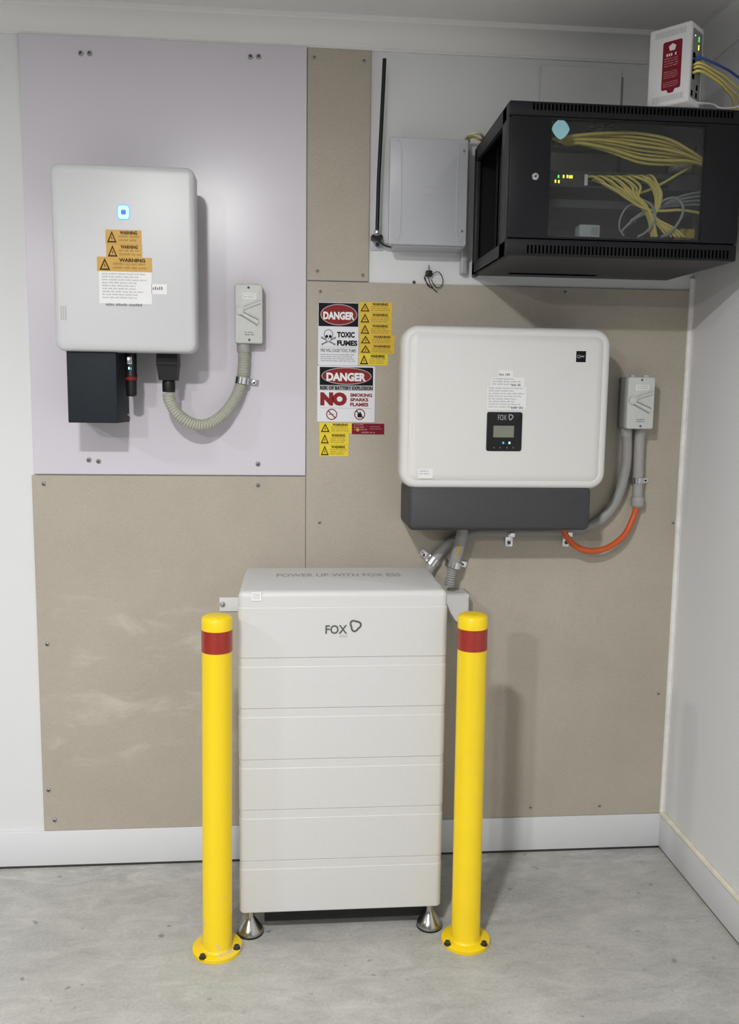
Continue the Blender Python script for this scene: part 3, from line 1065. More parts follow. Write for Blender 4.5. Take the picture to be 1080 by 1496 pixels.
s, y = danger_sign('white danger sign with large red NO lettering, below the skull sign', (463.7, 534.6, 548, 616.6), (467.2, 536.6, 545.2, 563),
                   (469.7, 537, 543, 562), (477, 544.6, 534.7, 557), 2)
t_ = MB()
a = rect(467.2, 563.2, 545.2, 570.6, YB)
t_.quad(a[0], a[1], a[2], a[3], y, 'ink_pale')
a = rect(467.8, 564.4, 544.6, 569.6, YB)
t_.text('RISK OF BATTERY EXPLOSION', a[0], a[1], a[2], a[3], y - 0.0003, 'ink', 0.045)
obj('lettering', t_, s, 'black lettering on a grey strip')
t_ = MB()
a = rect(468, 573, 507, 592.8, YB)
t_.text('NO', a[0], a[1], a[2], a[3], y, 'sign_red', 0.085)
for body_, q in (('SMOKING', (511.7, 574.8, 543.8, 580)), ('SPARKS', (511.7, 581.6, 538.2, 586.6)), ('FLAMES', (511.7, 588.4, 538.2, 593.8))):
    a = rect(*q, YB)
    t_.text(body_, a[0], a[1], a[2], a[3], y, 'sign_red', 0.05)
a = rect(467.8, 596, 543.5, 596.5, YB)
t_.quad(a[0], a[1], a[2], a[3], y, 'ink_pale')
obj('lettering', t_, s, 'red lettering')
for u, kind_ in ((484.7, 0), (525.6, 1)):
    cx_, cz_ = at(u, 605.3, YB)
    b = MB()
    b.ringflat(cx_, cz_, 0.0160, 0.0160, 0.0028, y - 0.0004, 'sign_red', 30)
    if kind_ == 0:
        b.quad(cx_ - 0.009, cx_ + 0.007, cz_ - 0.0012, cz_ + 0.0012, y, 'ink_soft')
    else:
        b.poly([(cx_ - 0.006, cz_ - 0.009), (cx_ + 0.005, cz_ - 0.009), (cx_ + 0.007, cz_ - 0.002), (cx_ + 0.001, cz_ + 0.009),
                (cx_ - 0.002, cz_ + 0.001), (cx_ - 0.007, cz_ + 0.002)], y, 'ink')
    d = 0.0105
    b.poly([(cx_ - d - 0.0011, cz_ + d - 0.0011), (cx_ + d - 0.0011, cz_ - d - 0.0011), (cx_ + d + 0.0011, cz_ - d + 0.0011), (cx_ - d + 0.0011, cz_ + d + 0.0011)],
           y - 0.0006, 'sign_red' if kind_ == 0 else 'ink')
    obj('prohibition_symbol', b, s, ('no smoking symbol', 'no naked flame symbol')[kind_])

col = [((524.8, 441.5, 573, 456.6), 'topmost in the yellow column right of the skull sign', 'sticker_yellow'),
       ((524.8, 457, 572.5, 472.8), 'second from top in the yellow column right of skull sign', 'sticker_yellow'),
       ((524.8, 473.2, 572.3, 489.2), 'third from top in the yellow column right of skull sign', 'sticker_yellow'),
       ((524.8, 489.5, 576.8, 503), 'upper of the two wider ones right of the skull sign', 'sticker_yellow'),
       ((524.8, 503.3, 576.4, 516.6), 'lower of the two wider ones right of the skull sign', 'sticker_yellow'),
       ((524.3, 517, 567, 533.8), 'bright, foot of the column beside the skull sign', 'sticker_bright'),
       ((466.8, 617.4, 514, 632.5), 'left of the red label, below the NO sign', 'sticker_bright'),
       ((467, 632.8, 509.6, 649.2), 'middle of the three below the NO sign', 'sticker_bright'),
       ((467, 649.5, 509.2, 666.5), 'lowest of the three below the NO sign', 'sticker_bright')]
for k, (bx_, where, mt) in enumerate(col):
    warning_sticker(None, 'warning_sticker', rect(*bx_, YB), -0.0081, mt, 'ink_amber' if k != 5 else 'ink', 3, 'yellow warning sticker with triangle, ' + where, 'sticker',
                    'yellow warning stickers on the fibre cement board', 0.28, 'ink_brown', 20 + k)
r4 = rect(514.2, 618.8, 561.5, 634.6, YB)
s = obj('red_label', sticker_base(r4, YB, 'label_red'), None, 'small dark red label strip below the NO sign', 'label')
p = MB()
w_, h_ = r4[1] - r4[0], r4[3] - r4[2]
p.words(r4[0] + w_ * 0.06, r4[0] + w_ * 0.5, r4[2] + h_ * 0.28, r4[3] - h_ * 0.06, -0.0091, 'ink_rose', 3, 0.5, random.Random(2), 0.3)
p.words(r4[0] + w_ * 0.30, r4[0] + w_ * 0.75, r4[2] + h_ * 0.06, r4[2] + h_ * 0.24, -0.0091, 'ink_rose', 1, 0.7, random.Random(5), 0.05)
p.words(r4[0] + w_ * 0.56, r4[1] - w_ * 0.06, r4[2] + h_ * 0.35, r4[3] - h_ * 0.25, -0.0091, 'ink_rose', 2, 0.35, random.Random(6), 0.2)
p.quad(r4[0] + w_ * 0.14, r4[0] + w_ * 0.22, r4[2] + h_ * 0.28, r4[2] + h_ * 0.55, -0.0093, 'sticker_amber')
obj('print', p, s)

# ================================================================== battery stack
bt = thing('battery_stack', 'tall pale grey battery stack on steel feet between the yellow bollards', 'battery', (-1.052, -0.24, 0))
BX0, BX1, BYF, BYB = -1.3190, -0.7845, -0.400, -0.070
zs = [0.0715, 0.2150, 0.3543, 0.4903, 0.6264, 0.7592]


def vprism(x0, x1, y0, y1, r, prof, m, seg=5):
    """rounded rectangle in plan swept upward; prof: (inset, z)"""
    b = MB()
    R = []
    for ins, z in prof:
        R.append([(px, py, z) for px, py in rrect(x0 + ins, x1 - ins, y0 + ins, y1 - ins, max(r - ins, 0.0005), seg)])
    return b.rings(R, m)


for k in range(5):
    a_, b_ = zs[k], zs[k + 1]
    prof = [(0.004, a_), (0.0012, a_ + 0.0005), (0.0, a_ + 0.0025), (0, b_ - 0.0235), (0.0005, b_ - 0.0226), (0.0009, b_ - 0.0218),
            (0.0009, b_ - 0.0008), (0.0015, b_ - 0.0002), (0.0030, b_)]
    obj('battery_module', vprism(BX0, BX1, BYF, BYB, 0.016, prof, 'battery', 9), bt, angle=14)
zt = 0.931
prof = [(0.004, zs[5]), (0.0012, zs[5] + 0.0005), (0, zs[5] + 0.0025), (0, zt - 0.043), (0.0010, zt - 0.042), (0.0018, zt - 0.041), (0.0018, zt - 0.016),
        (0.0021, zt - 0.0125), (0.0031, zt - 0.0092), (0.0048, zt - 0.0062), (0.0072, zt - 0.0036), (0.0102, zt - 0.0017), (0.0136, zt - 0.0005), (0.0172, zt)]
obj('top_module', vprism(BX0, BX1, BYF, BYB, 0.016, prof, 'battery', 9), bt, angle=14)
yl = BYF - 0.0006
a = rect(475.5, 913.2, 507.5, 926.2, yl)
lg = MB().text('FOX', a[0], a[1], a[2], a[3], yl, 'logo_grey', 0.022)
a = rect(497, 928, 507.5, 931, yl)
lg.text('ESS', a[0], a[1], a[2], a[3], yl, 'ink_pale', 0.0)
ex, ez = at(519.3, 914, yl)
lg.ringflat(ex, ez, 0.0150, 0.0156, 0.0052, yl, 'logo_grey', 36, leaf)
obj('logo', lg, bt, 'grey printed logo')
r4 = rect(368, 865.5, 382, 878, BYF - 0.001)
lb = MB().box(r4[0], r4[1], BYF - 0.0002, BYF + 0.003, r4[2], r4[3], 'sticker_white')
lb.words(r4[0] + 0.003, r4[1] - 0.003, r4[2] + 0.003, r4[3] - 0.003, BYF - 0.0006, 'ink_pale', 4, 0.5, random.Random(4), 0.1)
obj('sticker', lb, bt, 'small white printed label')
obj('base_frame', MB().box(-1.255, -0.800, -0.368, -0.09, 0.026, 0.0725, 'black', 0.002), bt, 'dark recessed base frame, deepened to add shade under the stack')  # recessed frame, black and made deeper to stand in for shade under the stack
tp = MB()
vs, fs = text_geo('POWER UP WITH FOX ESS', 0.012)
tp.add([(-1.226 + p_[0] * 0.342, -0.213 + p_[1] * 0.042, zt + 0.0004) for p_ in vs], fs, 'ink_slogan')
obj('lettering', tp, bt, 'grey slogan on the top')
for px, py in ((-1.292, -0.372), (-0.811, -0.374), (-1.292, -0.1), (-0.811, -0.1)):
    f_ = MB().lathe([(0.0335, 0.0), (0.0345, 0.004), (0.0340, 0.012), (0.0270, 0.022), (0.0160, 0.038), (0.0105, 0.048), (0.0105, 0.0735)], 'foot_steel', (px, py, 0), n=30)
    f_.lathe([(0.0345, -0.0005), (0.0352, 0.0005), (0.0352, 0.004)], 'black', (px, py, 0.0006), n=30)
    obj('foot', f_, bt, 'conical steel levelling foot')
# wall brackets
x0, z1 = at(320.5, 874, -0.02)
z1 = 0.829
br = MB().box(-1.3975, -1.3150, -0.013, -0.009, 0.787, z1, 'white_board', 0.001).box(-1.319, -1.315, -0.075, -0.009, 0.787, z1, 'white_board', 0.001)
bro = obj('wall_bracket', br, bt, 'pale grey bracket arm bolted to the board')
sx_, sz_ = at(325, 883, -0.013)
obj('bolt', MB().lathe([(0.0085, 0), (0.0085, 0.001), (0.0058, 0.0015), (0.0058, 0.0055), (0.003, 0.0065)], 'dull_steel', (sx_, -0.013, sz_), 'y', 12), bro)
br = MB()
xr = -0.664
pts = [(-0.7865, 0.850), (xr, 0.850), (xr, 0.765), (-0.700, 0.765), (-0.716, 0.790), (-0.735, 0.835)]
br.poly(pts, -0.068, 'white_board', 0.003)
br.box(-0.7865, xr, -0.071, -0.009, 0.847, 0.850, 'white_board', 0.0006)
br.box(xr - 0.003, xr, -0.071, -0.009, 0.765, 0.850, 'white_board', 0.0006)
obj('wall_bracket', br, bt, 'pale grey folded bracket on the right side')

# ================================================================== bollards
def bollard(label, x, y, mat, lean, bolts):
    t = thing('bollard', label, 'bollard', (x, y, 0), 'yellow bollards guarding the battery')
    r = 0.0372
    obj('flange', MB().lathe([(0.0635, 0), (0.0640, 0.003), (0.0635, 0.0095), (0.0615, 0.011), (0.040, 0.011)], mat, (x, y, 0), n=48), t)
    H = 0.880
    post = MB().lathe([(r + 0.004, 0.0108), (r + 0.0015, 0.0135), (r, 0.0165), (r, H - 0.040)], mat, (x, y, 0), n=40)
    obj('post', post, t)
    obj('cap', MB().lathe([(r, H - 0.040), (r + 0.0006, H - 0.0395), (r + 0.0006, H - 0.006), (r - 0.002, H - 0.002), (r * 0.75, H + 0.0015), (r * 0.4, H + 0.003), (0.002, H + 0.0035)], mat, (x, y, 0), n=40), t)
    obj('reflective_band', MB().lathe([(r + 0.0004, 0.792), (r + 0.0009, 0.7925), (r + 0.0009, 0.8465), (r + 0.0004, 0.847)], 'red_band', (x, y, 0), n=40), t, 'dark red reflective band')
    for u, v in bolts:
        d = RIGHT * ((u - 540) / FPX) - UP * ((v - 748) / FPX) + FWD
        k = (0.013 - CAM.z) / d.z
        p_ = CAM + d * k
        obj('anchor_bolt', MB().lathe([(0.0095, 0.0105), (0.0095, 0.0125), (0.0068, 0.013), (0.0068, 0.019), (0.003, 0.021)], 'dark_steel', (p_.x, p_.y, 0), n=10), t)
    t.rotation_euler = (0, lean, 0)
    return t


bollard('yellow steel bollard left of the battery, scuffed at its foot', -1.3730, -0.4370, 'bollard_worn', 0.0078, [(296, 1398), (346, 1384)])
bollard('yellow steel bollard right of the battery, clean paint at its foot', -0.7255, -0.4450, 'bollard', -0.0055, [(654, 1378), (707.5, 1379)])

# ================================================================== grey box, antenna, wires
gb = thing('wall_box', 'light grey metal wall box between the black antenna and the rack', 'box', (-0.812, 0, 1.83))
GX0, GX1, GZ0, GZ1 = -0.9215, -0.7045, 1.8375, 2.1205
obj('body', MB().prism(GX0 + 0.016, GX1 - 0.002, GZ0 - 0.003, GZ1 - 0.001, 0.004, [(0, 0.0), (0, -0.088)], 'grey_box'), gb)
obj('cover', MB().prism(GX0, GX1, GZ0, GZ1, 0.006, [(0, -0.084), (0, -0.097), (0.0012, -0.0995), (0.003, -0.1005)], 'grey_box'), gb)
em = MB()
x_a = at(586, 280, -0.1)[0]
em.tube([(x_a - 0.016, -0.1003, GZ1 - 0.012), (x_a, -0.1003, GZ1 - 0.032), (x_a, -0.1003, GZ0 + 0.032), (x_a - 0.014, -0.1003, GZ0 + 0.014)], 0.0016, 'grey_box', 6, 2)
x_b = at(668.5, 280, -0.1)[0]
em.tube([(x_b + 0.012, -0.1003, GZ1 - 0.016), (x_b, -0.1003, GZ1 - 0.032), (x_b, -0.1003, GZ0 + 0.032), (x_b + 0.012, -0.1003, GZ0 + 0.016)], 0.0012, 'grey_box', 6, 2)
ox, oz = at(627, 279, -0.1)
em.tube([(ox + 0.017 * math.cos(a_), -0.1003, oz + 0.0105 * math.sin(a_)) for a_ in [math.radians(40 + k * 25) for k in range(13)]], 0.0009, 'grey_box', 6, 2)
em.tube([(ox + 0.021, -0.1003, oz - 0.008), (ox + 0.019, -0.1003, oz + 0.008), (ox + 0.012, -0.1003, oz + 0.0105)], 0.0009, 'grey_box', 6, 3)
obj('embossing', em, gb)
screws(gb, [(678, 221), (675, 338)], -0.1005, 0.0034, 'dull_steel')

x0, x1, z0, z1 = rect(685.5, 204, 692, 400, -0.02)
ch = MB().box(-0.7035, -0.6865, -0.030, 0, 1.775, 2.142, 'grey_box', 0.002).box(-0.7000, -0.6900, -0.034, -0.030, 1.775, 2.142, 'grey_plastic', 0.001)
obj('metal_channel', ch, None, 'narrow grey metal channel between the grey box and the black rack', 'channel')
obj('cable_loop', MB().tube(pipe_pts([(679, 205, -0.03), (684, 198, -0.06), (694, 194.5, -0.075), (703, 196, -0.06), (707, 203, -0.03)]), 0.0042, 'sealant', 8, 6)
    .tube(pipe_pts([(680, 206, -0.03), (690, 200, -0.055), (699, 203, -0.05), (704, 205, -0.03)]), 0.0036, 'yellow_cable', 8, 6), None,
    'short dull yellow cable loop poking above the narrow grey channel', 'cable')

an = thing('antenna', 'slim black whip antenna standing beside the grey wall box', 'antenna', at3(551, 365, -0.01))
obj('rod', MB().tube(pipe_pts([(562, 86, -0.045), (559.5, 140, -0.042), (556.5, 200, -0.040), (553.5, 260, -0.040), (552, 310, -0.040), (551, 342, -0.040)]), 0.0056, 'black', 10, 6), an)
q = at3(551, 339, -0.04)
obj('base_nut', MB().lathe([(0.0065, 0.0), (0.0075, 0.002), (0.0075, 0.009), (0.006, 0.011)], 'chrome', (q[0], q[1], q[2] - 0.006), n=8), an)
x0, x1, z0, z1 = rect(541.5, 344, 560, 366, -0.006)
obj('mounting_plate', MB().box(x0, x1, -0.004, 0, z0, z1, 'grey_box', 0.001).box(x0, x1 - 0.008, -0.052, -0.002, z1 - 0.014, z1 - 0.011, 'dark_steel', 0.0008), an)
cl = MB()
for u, v, r_ in ((545.5, 346, 0.0062), (556, 346.5, 0.0066), (552, 357, 0.0048)):
    qx, qz = at(u, v, -0.02)
    cl.lathe([(r_, 0), (r_, 0.022), (r_ * 0.6, 0.026)], 'black', (qx, -0.005, qz), 'y', 10)
cl.tube([at3(544, 346, -0.05), at3(559, 347, -0.05)], 0.005, 'black', 8)
obj('clamp', cl, an)
obj('lead', MB().tube(pipe_pts([(551, 348, -0.04), (556, 354, -0.035), (563, 359, -0.030), (571, 361, -0.024)]), 0.0022, 'black', 8, 6)
    .tube(pipe_pts([(557, 350, -0.03), (561, 356, -0.025), (569, 357.5, -0.02)]), 0.0030, 'grey_cable', 8, 6), an)

ws = thing('wire_stub', 'small black connector with thin looped wires under the grey wall box', 'wires', at3(627, 400, 0))
qx, qz = at(627, 400, -0.01)
wb = MB().box(qx - 0.010, qx + 0.009, -0.020, 0, qz - 0.008, qz + 0.009, 'black', 0.004, 2)
obj('connector', wb, ws)
wl_ = MB()
for pts in ([(632, 401), (637, 397.5), (642, 398), (646, 404), (647, 412), (644, 419), (638, 420), (633, 414), (630, 408)],
            [(622, 402), (620, 406), (623, 412), (628, 418), (632, 421)], [(626, 405), (628, 413), (633, 421), (639, 427)],
            [(621, 405), (624, 415), (629, 420)], [(627, 394), (626.5, 387)]):
    wl_.tube([at3(u, v, -0.012 - 0.001 * k) for k, (u, v) in enumerate(pts)], 0.0013, 'black', 6, 5)
obj('wires', wl_, ws)
qx, qz = at(605, 412.5, 0)
obj('wall_plug', MB().lathe([(0.0045, 0.0), (0.0045, 0.003), (0.0025, 0.005)], 'dark_steel', (qx, 0, qz), 'y', 10), None,
    'tiny dark fixing in the white wall left of the wire stub', 'fixing')

# ================================================================== server rack
rk = thing('server_rack', 'black wall mounted server rack with glass door full of cables', 'rack', (-0.375, 0, 1.765))
RX0, RX1, RYF, RZ0, RZ1 = -0.667, -0.083, -0.395, 1.765, 2.123
ZB0 = 1.774
rb = 'rack_black'
tpn = MB().box(RX0, RX1, RYF, 0, RZ1 - 0.004, RZ1, rb, 0.001)
tpn.box(RX0, RX1, RYF - 0.012, RYF + 0.004, 2.0895, RZ1, rb, 0.002)
obj('top_panel', tpn, rk)
bpn = MB().add([(RX0, RYF, RZ0), (RX1, RYF, RZ0), (RX1, 0, ZB0), (RX0, 0, ZB0), (RX0, RYF, RZ0 + 0.004), (RX1, RYF, RZ0 + 0.004), (RX1, 0, ZB0 + 0.004), (RX0, 0, ZB0 + 0.004)],
               [(0, 3, 2, 1), (4, 5, 6, 7), (0, 1, 5, 4), (1, 2, 6, 5), (2, 3, 7, 6), (3, 0, 4, 7)], 'rack_edge')
bpn.box(RX0, RX1, RYF - 0.012, RYF + 0.004, RZ0, 1.804, rb, 0.002)
bpo = obj('bottom_panel', bpn, rk)
sl = MB()
sxa, sxb = -0.575, -0.32
sl.add([(sxa, -0.085, 1.7716), (sxb, -0.085, 1.7716), (sxb, -0.055, 1.7722), (sxa, -0.055, 1.7722)], [(0, 3, 2, 1)], 'void')
obj('cable_entry', sl, bpo, 'dark slot under the rack')
vt = MB()
n_ = 54
for k in range(n_):
    x = at(777, 154, RYF)[0] + (-0.118 - at(777, 154, RYF)[0]) * k / (n_ - 1)
    vt.box(x, x + 0.0048, RYF - 0.0125, RYF - 0.010, 2.1030, 2.1185, 'void')
o_ = obj('vent_slots', vt, rk, 'row of vent slots along the top')
o_['kind'] = 'stuff'
vt = MB()
for k in range(n_):
    x = at(768, 366, RYF)[0] + (-0.108 - at(768, 366, RYF)[0]) * k / (n_ - 1)
    vt.box(x, x + 0.0048, RYF - 0.0125, RYF - 0.010, 1.7700, 1.7900, 'void')
o_ = obj('vent_slots', vt, rk, 'row of vent slots along the bottom')
o_['kind'] = 'stuff'
obj('back_panel', MB().box(RX0 + 0.002, RX1 - 0.002, -0.004, 0, ZB0 + 0.002, RZ1 - 0.002, rb), rk)
obj('right_panel', MB().box(RX1 - 0.003, RX1, RYF + 0.002, -0.002, ZB0 + 0.002, RZ1 - 0.002, rb), rk)
for yy0, yy1, nm in ((RYF, RYF + 0.060, 'front_post'), (-0.030, 0, 'rear_post')):
    obj(nm, MB().box(RX0, RX0 + 0.012, yy0, yy1, ZB0 - 0.006, RZ1 - 0.002, 'rack_edge', 0.0015), rk)
obj('side_rail', MB().box(RX0, RX0 + 0.010, RYF + 0.02, -0.01, RZ1 - 0.038, RZ1 - 0.001, 'rack_edge', 0.001), rk)
obj('side_rail', MB().add([(RX0, RYF, RZ0), (RX0 + 0.01, RYF, RZ0), (RX0 + 0.01, 0, ZB0), (RX0, 0, ZB0), (RX0, RYF, RZ0 + 0.034), (RX0 + 0.01, RYF, RZ0 + 0.034), (RX0 + 0.01, 0, ZB0 + 0.034), (RX0, 0, ZB0 + 0.034)],
    [(0, 3, 2, 1), (4, 5, 6, 7), (0, 1, 5, 4), (1, 2, 6, 5), (2, 3, 7, 6), (3, 0, 4, 7)], 'rack_edge'), rk)
for xx in (RX0 + 0.045, RX1 - 0.065):
    for yy0 in (RYF + 0.075, -0.11):
        obj('mounting_rail', MB().box(xx, xx + 0.018, yy0, yy0 + 0.004, 1.785, 2.105, 'rack_edge').box(xx, xx + 0.003, yy0, yy0 + 0.03, 1.785, 2.105, 'rack_edge'), rk)
# door
dr = MB()
YD = RYF - 0.016
gx0_, gx1_ = at(804, 260, YD)[0], at(1028.5, 260, YD)[0]
dz0, dz1 = 1.806, 2.0875
dr.box(RX0 + 0.004, gx0_, YD, RYF - 0.001, dz0, dz1, rb, 0.0015)
dr.box(gx1_, RX1 - 0.002, YD, RYF - 0.001, dz0, dz1, rb, 0.0015)
dr.box(gx0_ - 0.002, gx1_ + 0.002, YD + 0.001, RYF - 0.001, dz1 - 0.006, dz1, rb, 0.001)
dr.box(gx0_ - 0.002, gx1_ + 0.002, YD + 0.001, RYF - 0.001, dz0, dz0 + 0.005, rb, 0.001)
dro = obj('door', dr, rk)
obj('glass_pane', MB().box(gx0_ - 0.001, gx1_ + 0.001, YD + 0.004, YD + 0.008, dz0 + 0.004, dz1 - 0.005, 'glass'), dro, 'tinted glass')
qx, qz = at(782, 258, YD)
obj('lock', MB().lathe([(0.0088, 0), (0.0088, 0.004), (0.0070, 0.006), (0.0055, 0.006), (0.0050, 0.0045)], 'chrome', (qx, YD, qz), 'y', 20)
    .lathe([(0.0026, 0.0), (0.0026, 0.0062)], 'black', (qx, YD, qz), 'y', 8), dro, 'chrome key lock')
qx, qz = at(820, 188, YD)
sq = [(qx + 0.0215 * (abs(math.cos(a_)) ** 1.35) * (1 if math.cos(a_) > 0 else -1), qz + 0.0235 * (abs(math.sin(a_)) ** 1.35) * (1 if math.sin(a_) > 0 else -1))
      for a_ in [2 * math.pi * k / 40 for k in range(40)]]
obj('door_sticker', MB().poly(sq, YD + 0.0030, 'pale_blue', 0.0008), dro, 'pale blue diamond sticker')

# equipment inside the rack
YI = -0.318
fan = MB()
FX_, FY_, FZ_ = -0.398, -0.262, 2.108
for k in range(9):
    a0 = 2 * math.pi * k / 9
    q = [(0.014, a0, 0), (0.044, a0 + 0.12, -0.004), (0.044, a0 + 0.46, 0.004), (0.014, a0 + 0.34, 0.002)]
    q = [(FX_ + r_ * math.cos(t_), FY_ + r_ * math.sin(t_), FZ_ + d_) for r_, t_, d_ in q]
    fan.add(q + [(x, y, z + 0.0012) for x, y, z in q], [(3, 2, 1, 0), (4, 5, 6, 7), (0, 1, 5, 4), (1, 2, 6, 5), (2, 3, 7, 6), (3, 0, 4, 7)], 'inverter_silver')
fan.lathe([(0.013, -0.004), (0.013, 0.008)], 'inverter_silver', (FX_, FY_, FZ_))
fano = obj('fan', fan, rk, 'pale grey fan under the roof')
gr_ = MB()
for r_ in (0.048, 0.036, 0.024):
    gr_.tube([(FX_ + r_ * math.cos(math.radians(t_)), FY_ + r_ * math.sin(math.radians(t_)), FZ_ - 0.008) for t_ in range(0, 361, 30)], 0.0009, 'chrome', 5, 3)
obj('guard', gr_, fano)


def unit(name, label, cat, u0, v0, u1, v1, depth, m):
    x0, x1, z0, z1 = rect(u0, v0, u1, v1, YI)
    x0, x1 = max(x0, RX0 + 0.066), min(x1, RX1 - 0.066)
    t = thing(name, label, cat, ((x0 + x1) / 2, YI + depth / 2, z0))
    obj('case', MB().box(x0, x1, YI, YI + depth, z0, z1, m, 0.001), t)
    return t, (x0, x1, z0, z1)


pp, r4 = unit('patch_bay', 'black patch bay behind the upper yellow cable bundle in the rack', 'patch bay', 790, 202, 1030, 220, 0.04, 'rack_inner')
pt = MB()
for k in range(24):
    x = r4[0] + 0.012 + (r4[1] - r4[0] - 0.03) * k / 23
    pt.box(x, x + 0.0095, YI - 0.0008, YI + 0.006, r4[2] + 0.007, r4[2] + 0.017, 'void')
obj('ports', pt, pp)
sw, r4 = unit('network_switch', 'dark network switch with small yellow and green lights in the rack', 'network switch', 790, 252, 1030, 276, 0.18, 'rack_inner')
pt = MB()
for k in range(24):
    x = at(860, 262, YI)[0] + 0.0088 * k
    if x < r4[1] - 0.01:
        for z in (r4[2] + 0.005, r4[2] + 0.018):
            pt.box(x, x + 0.0075, YI - 0.0008, YI + 0.006, z, z + 0.009, 'void')
obj('ports', pt, sw)
lt = MB()
for u, v, m_ in ((816, 258, 'led_green'), (823.5, 258, 'led_yellow'), (829, 258, 'led_yellow'), (832.5, 258.5, 'led_yellow'), (835.5, 258.5, 'led_yellow'), (811.5, 265, 'led_yellow'), (816.5, 265.5, 'led_yellow')):
    qx, qz = at(u, v, YI)
    lt.box(qx - 0.0016, qx + 0.0016, YI - 0.0022, YI - 0.0004, qz - 0.0034, qz + 0.0034, m_)
obj('light', lt, sw, 'row of small yellow and green lights')
qx0, qx1, qz0, qz1 = rect(854, 255, 858.5, 271, YI)
obj('label_plate', MB().box(qx0, qx1, YI - 0.002, YI, qz0, qz1, 'sticker_white'), sw)
unit('rack_shelf', 'dull grey shelf unit in the lower part of the rack', 'shelf', 790, 294, 1030, 306, 0.25, 'rack_inner')
unit('rack_shelf', 'black shelf at the very bottom inside the rack', 'shelf', 790, 347, 1030, 352, 0.25, 'rack_inner')
x0, x1, z0, z1 = rect(847, 328, 877, 347, YI)
wbx = obj('adapter_box', MB().box(x0, x1, YI, YI + 0.04, z0, z1, 'grey_box', 0.003).quad(x0 + 0.03, x1 - 0.004, z0 + 0.006, z1 - 0.006, YI - 0.0004, 'grey_cable'), None,
          'small whitish box standing on the bottom shelf of the rack', 'box')
x0, x1, z0, z1 = rect(998, 333, 1022, 347, YI)
obj('adapter_box', MB().box(x0, x1, YI + 0.01, YI + 0.05, z0, z1, 'sticker_yellow', 0.002), None, 'small dull yellow box at the right end of the bottom rack shelf', 'box')
x0, x1, z0, z1 = rect(984, 238, 1013, 250, YI)
obj('adapter_box', MB().box(x0, x1, YI, YI + 0.03, z0, z1, 'grey_cable', 0.002), None, 'pale grey block below the right end of the upper cable bundle', 'box')

rnd = random.Random(5)


def cable(pts, r, m, label, group, y0=-0.335, jit=0.006):
    P = []
    for k, (u, v) in enumerate(pts):
        dy = 0 if k == 0 else rnd.uniform(-jit, jit)
        P.append(at3(u, v, y0 + dy if 0 < k else YI - 0.004))
    return obj('patch_cable', MB().tube(P, r, m, 8, 6), None, label, 'cable', group)


ORD = ['topmost', 'second from top', 'third from top', 'fourth from top', 'fifth from top', 'sixth from top', 'seventh from top', 'eighth from top', 'ninth from top']
NTH = ['first', 'second', 'third', 'fourth', 'fifth', 'sixth', 'seventh', 'eighth', 'ninth']
for k in range(8):
    t = k / 7
    w_ = 2.5 * math.sin(k * 2.1)
    cable([(808 + 20 * t, 203 + 8 * t), (842 + 8 * t + w_, 198 + 13 * t), (890, 194 + 27 * t), (935, 195 + 42 * t),
           (975, 203 + 37 * t), (1003 + w_, 217 + 21 * t), (1024, 231 + 10 * t), (1040, 241 + 6 * t)], 0.0040, 'yellow_cable',
          'yellow patch cable, ' + (ORD[k] if k < 7 else 'lowest') + ' of the upper bundle across the rack', 'upper yellow patch cables in the rack', -0.347 + 0.011 * (k % 3 - 1), 0.003)
for k in range(9):
    u0 = 860 + 6.2 * k
    t = k / 8
    cable([(u0, 258 + 5 * (k % 2)), (u0 + 10, 259 + 3 * (k % 2)), (u0 + 26, 272 + 2 * (k % 2)), (915 + 18 * t, 288 - 3 * (k % 2)), (938 + 8 * t, 304 - 3 * (k % 2)),
           (948 + 6 * t, 322), (951 + 9 * t, 346)], 0.0031, 'yellow_cable',
          'yellow patch cable drooping from the switch, ' + NTH[k] + ' after the white plate', 'drooping yellow patch cables at the switch', -0.345 - 0.002 * k, 0.004)
for k in range(5):
    u0 = 918 + 6.5 * k
    cable([(u0, 257 + 3 * (k % 2)), (u0 + 10, 258 + 2 * (k % 2)), (948 + 4 * k, 268 + 2 * k), (957 + 2.4 * k, 285), (958 + 1.5 * k, 300), (954 + k, 318), (966 + 5 * k, 334), (975 + 6 * k, 346)], 0.0031, 'yellow_cable',
          'steep yellow patch cable right of the drooping ones, ' + NTH[k] + ' from the left', 'steep yellow patch cables at the switch', -0.355 - 0.002 * k, 0.003)
cable([(868, 263), (890, 272), (915, 289), (940, 304), (965, 308), (995, 307), (1022, 311), (1036, 313)], 0.0034, 'yellow_cable', 'single yellow cable sweeping right along the lower part of rack', None, -0.362, 0.002)
cable([(1010, 244), (990, 255), (968, 268), (945, 279), (925, 284)], 0.0032, 'yellow_cable', 'single yellow cable slanting down left from the upper bundle', None, -0.334, 0.003)
cable([(934, 290), (950, 298), (957, 311), (954, 327), (943, 340), (932, 346)], 0.0034, 'grey_cable', 'grey cable loop hanging at the middle of rack', None, -0.366, 0.002)
cable([(958, 303), (970, 293), (985, 289), (996, 297), (998, 311), (989, 329), (976, 342), (966, 346)], 0.0036, 'grey_cable', 'thicker grey cable loop at the right of rack', None, -0.368, 0.002)
cable([(936, 303), (920, 300), (908, 315), (905, 333), (912, 345)], 0.0022, 'grey_cable', 'thin grey cable loop left of the lower cables', None, -0.352, 0.002)
for k in range(4):
    cable([(908 + 7 * k, 338 - 5 * k), (936 - 4 * k, 312 + 3 * k), (965, 301 + k), (992, 288 + 4 * k), (1022, 281 + 6 * k), (1036, 282 + 7 * k)], 0.0030, 'grey_cable',
          'grey cable fanning to the right end of the rack, ' + ORD[k] + ' there', 'grey cables in the rack', -0.340, 0.006)

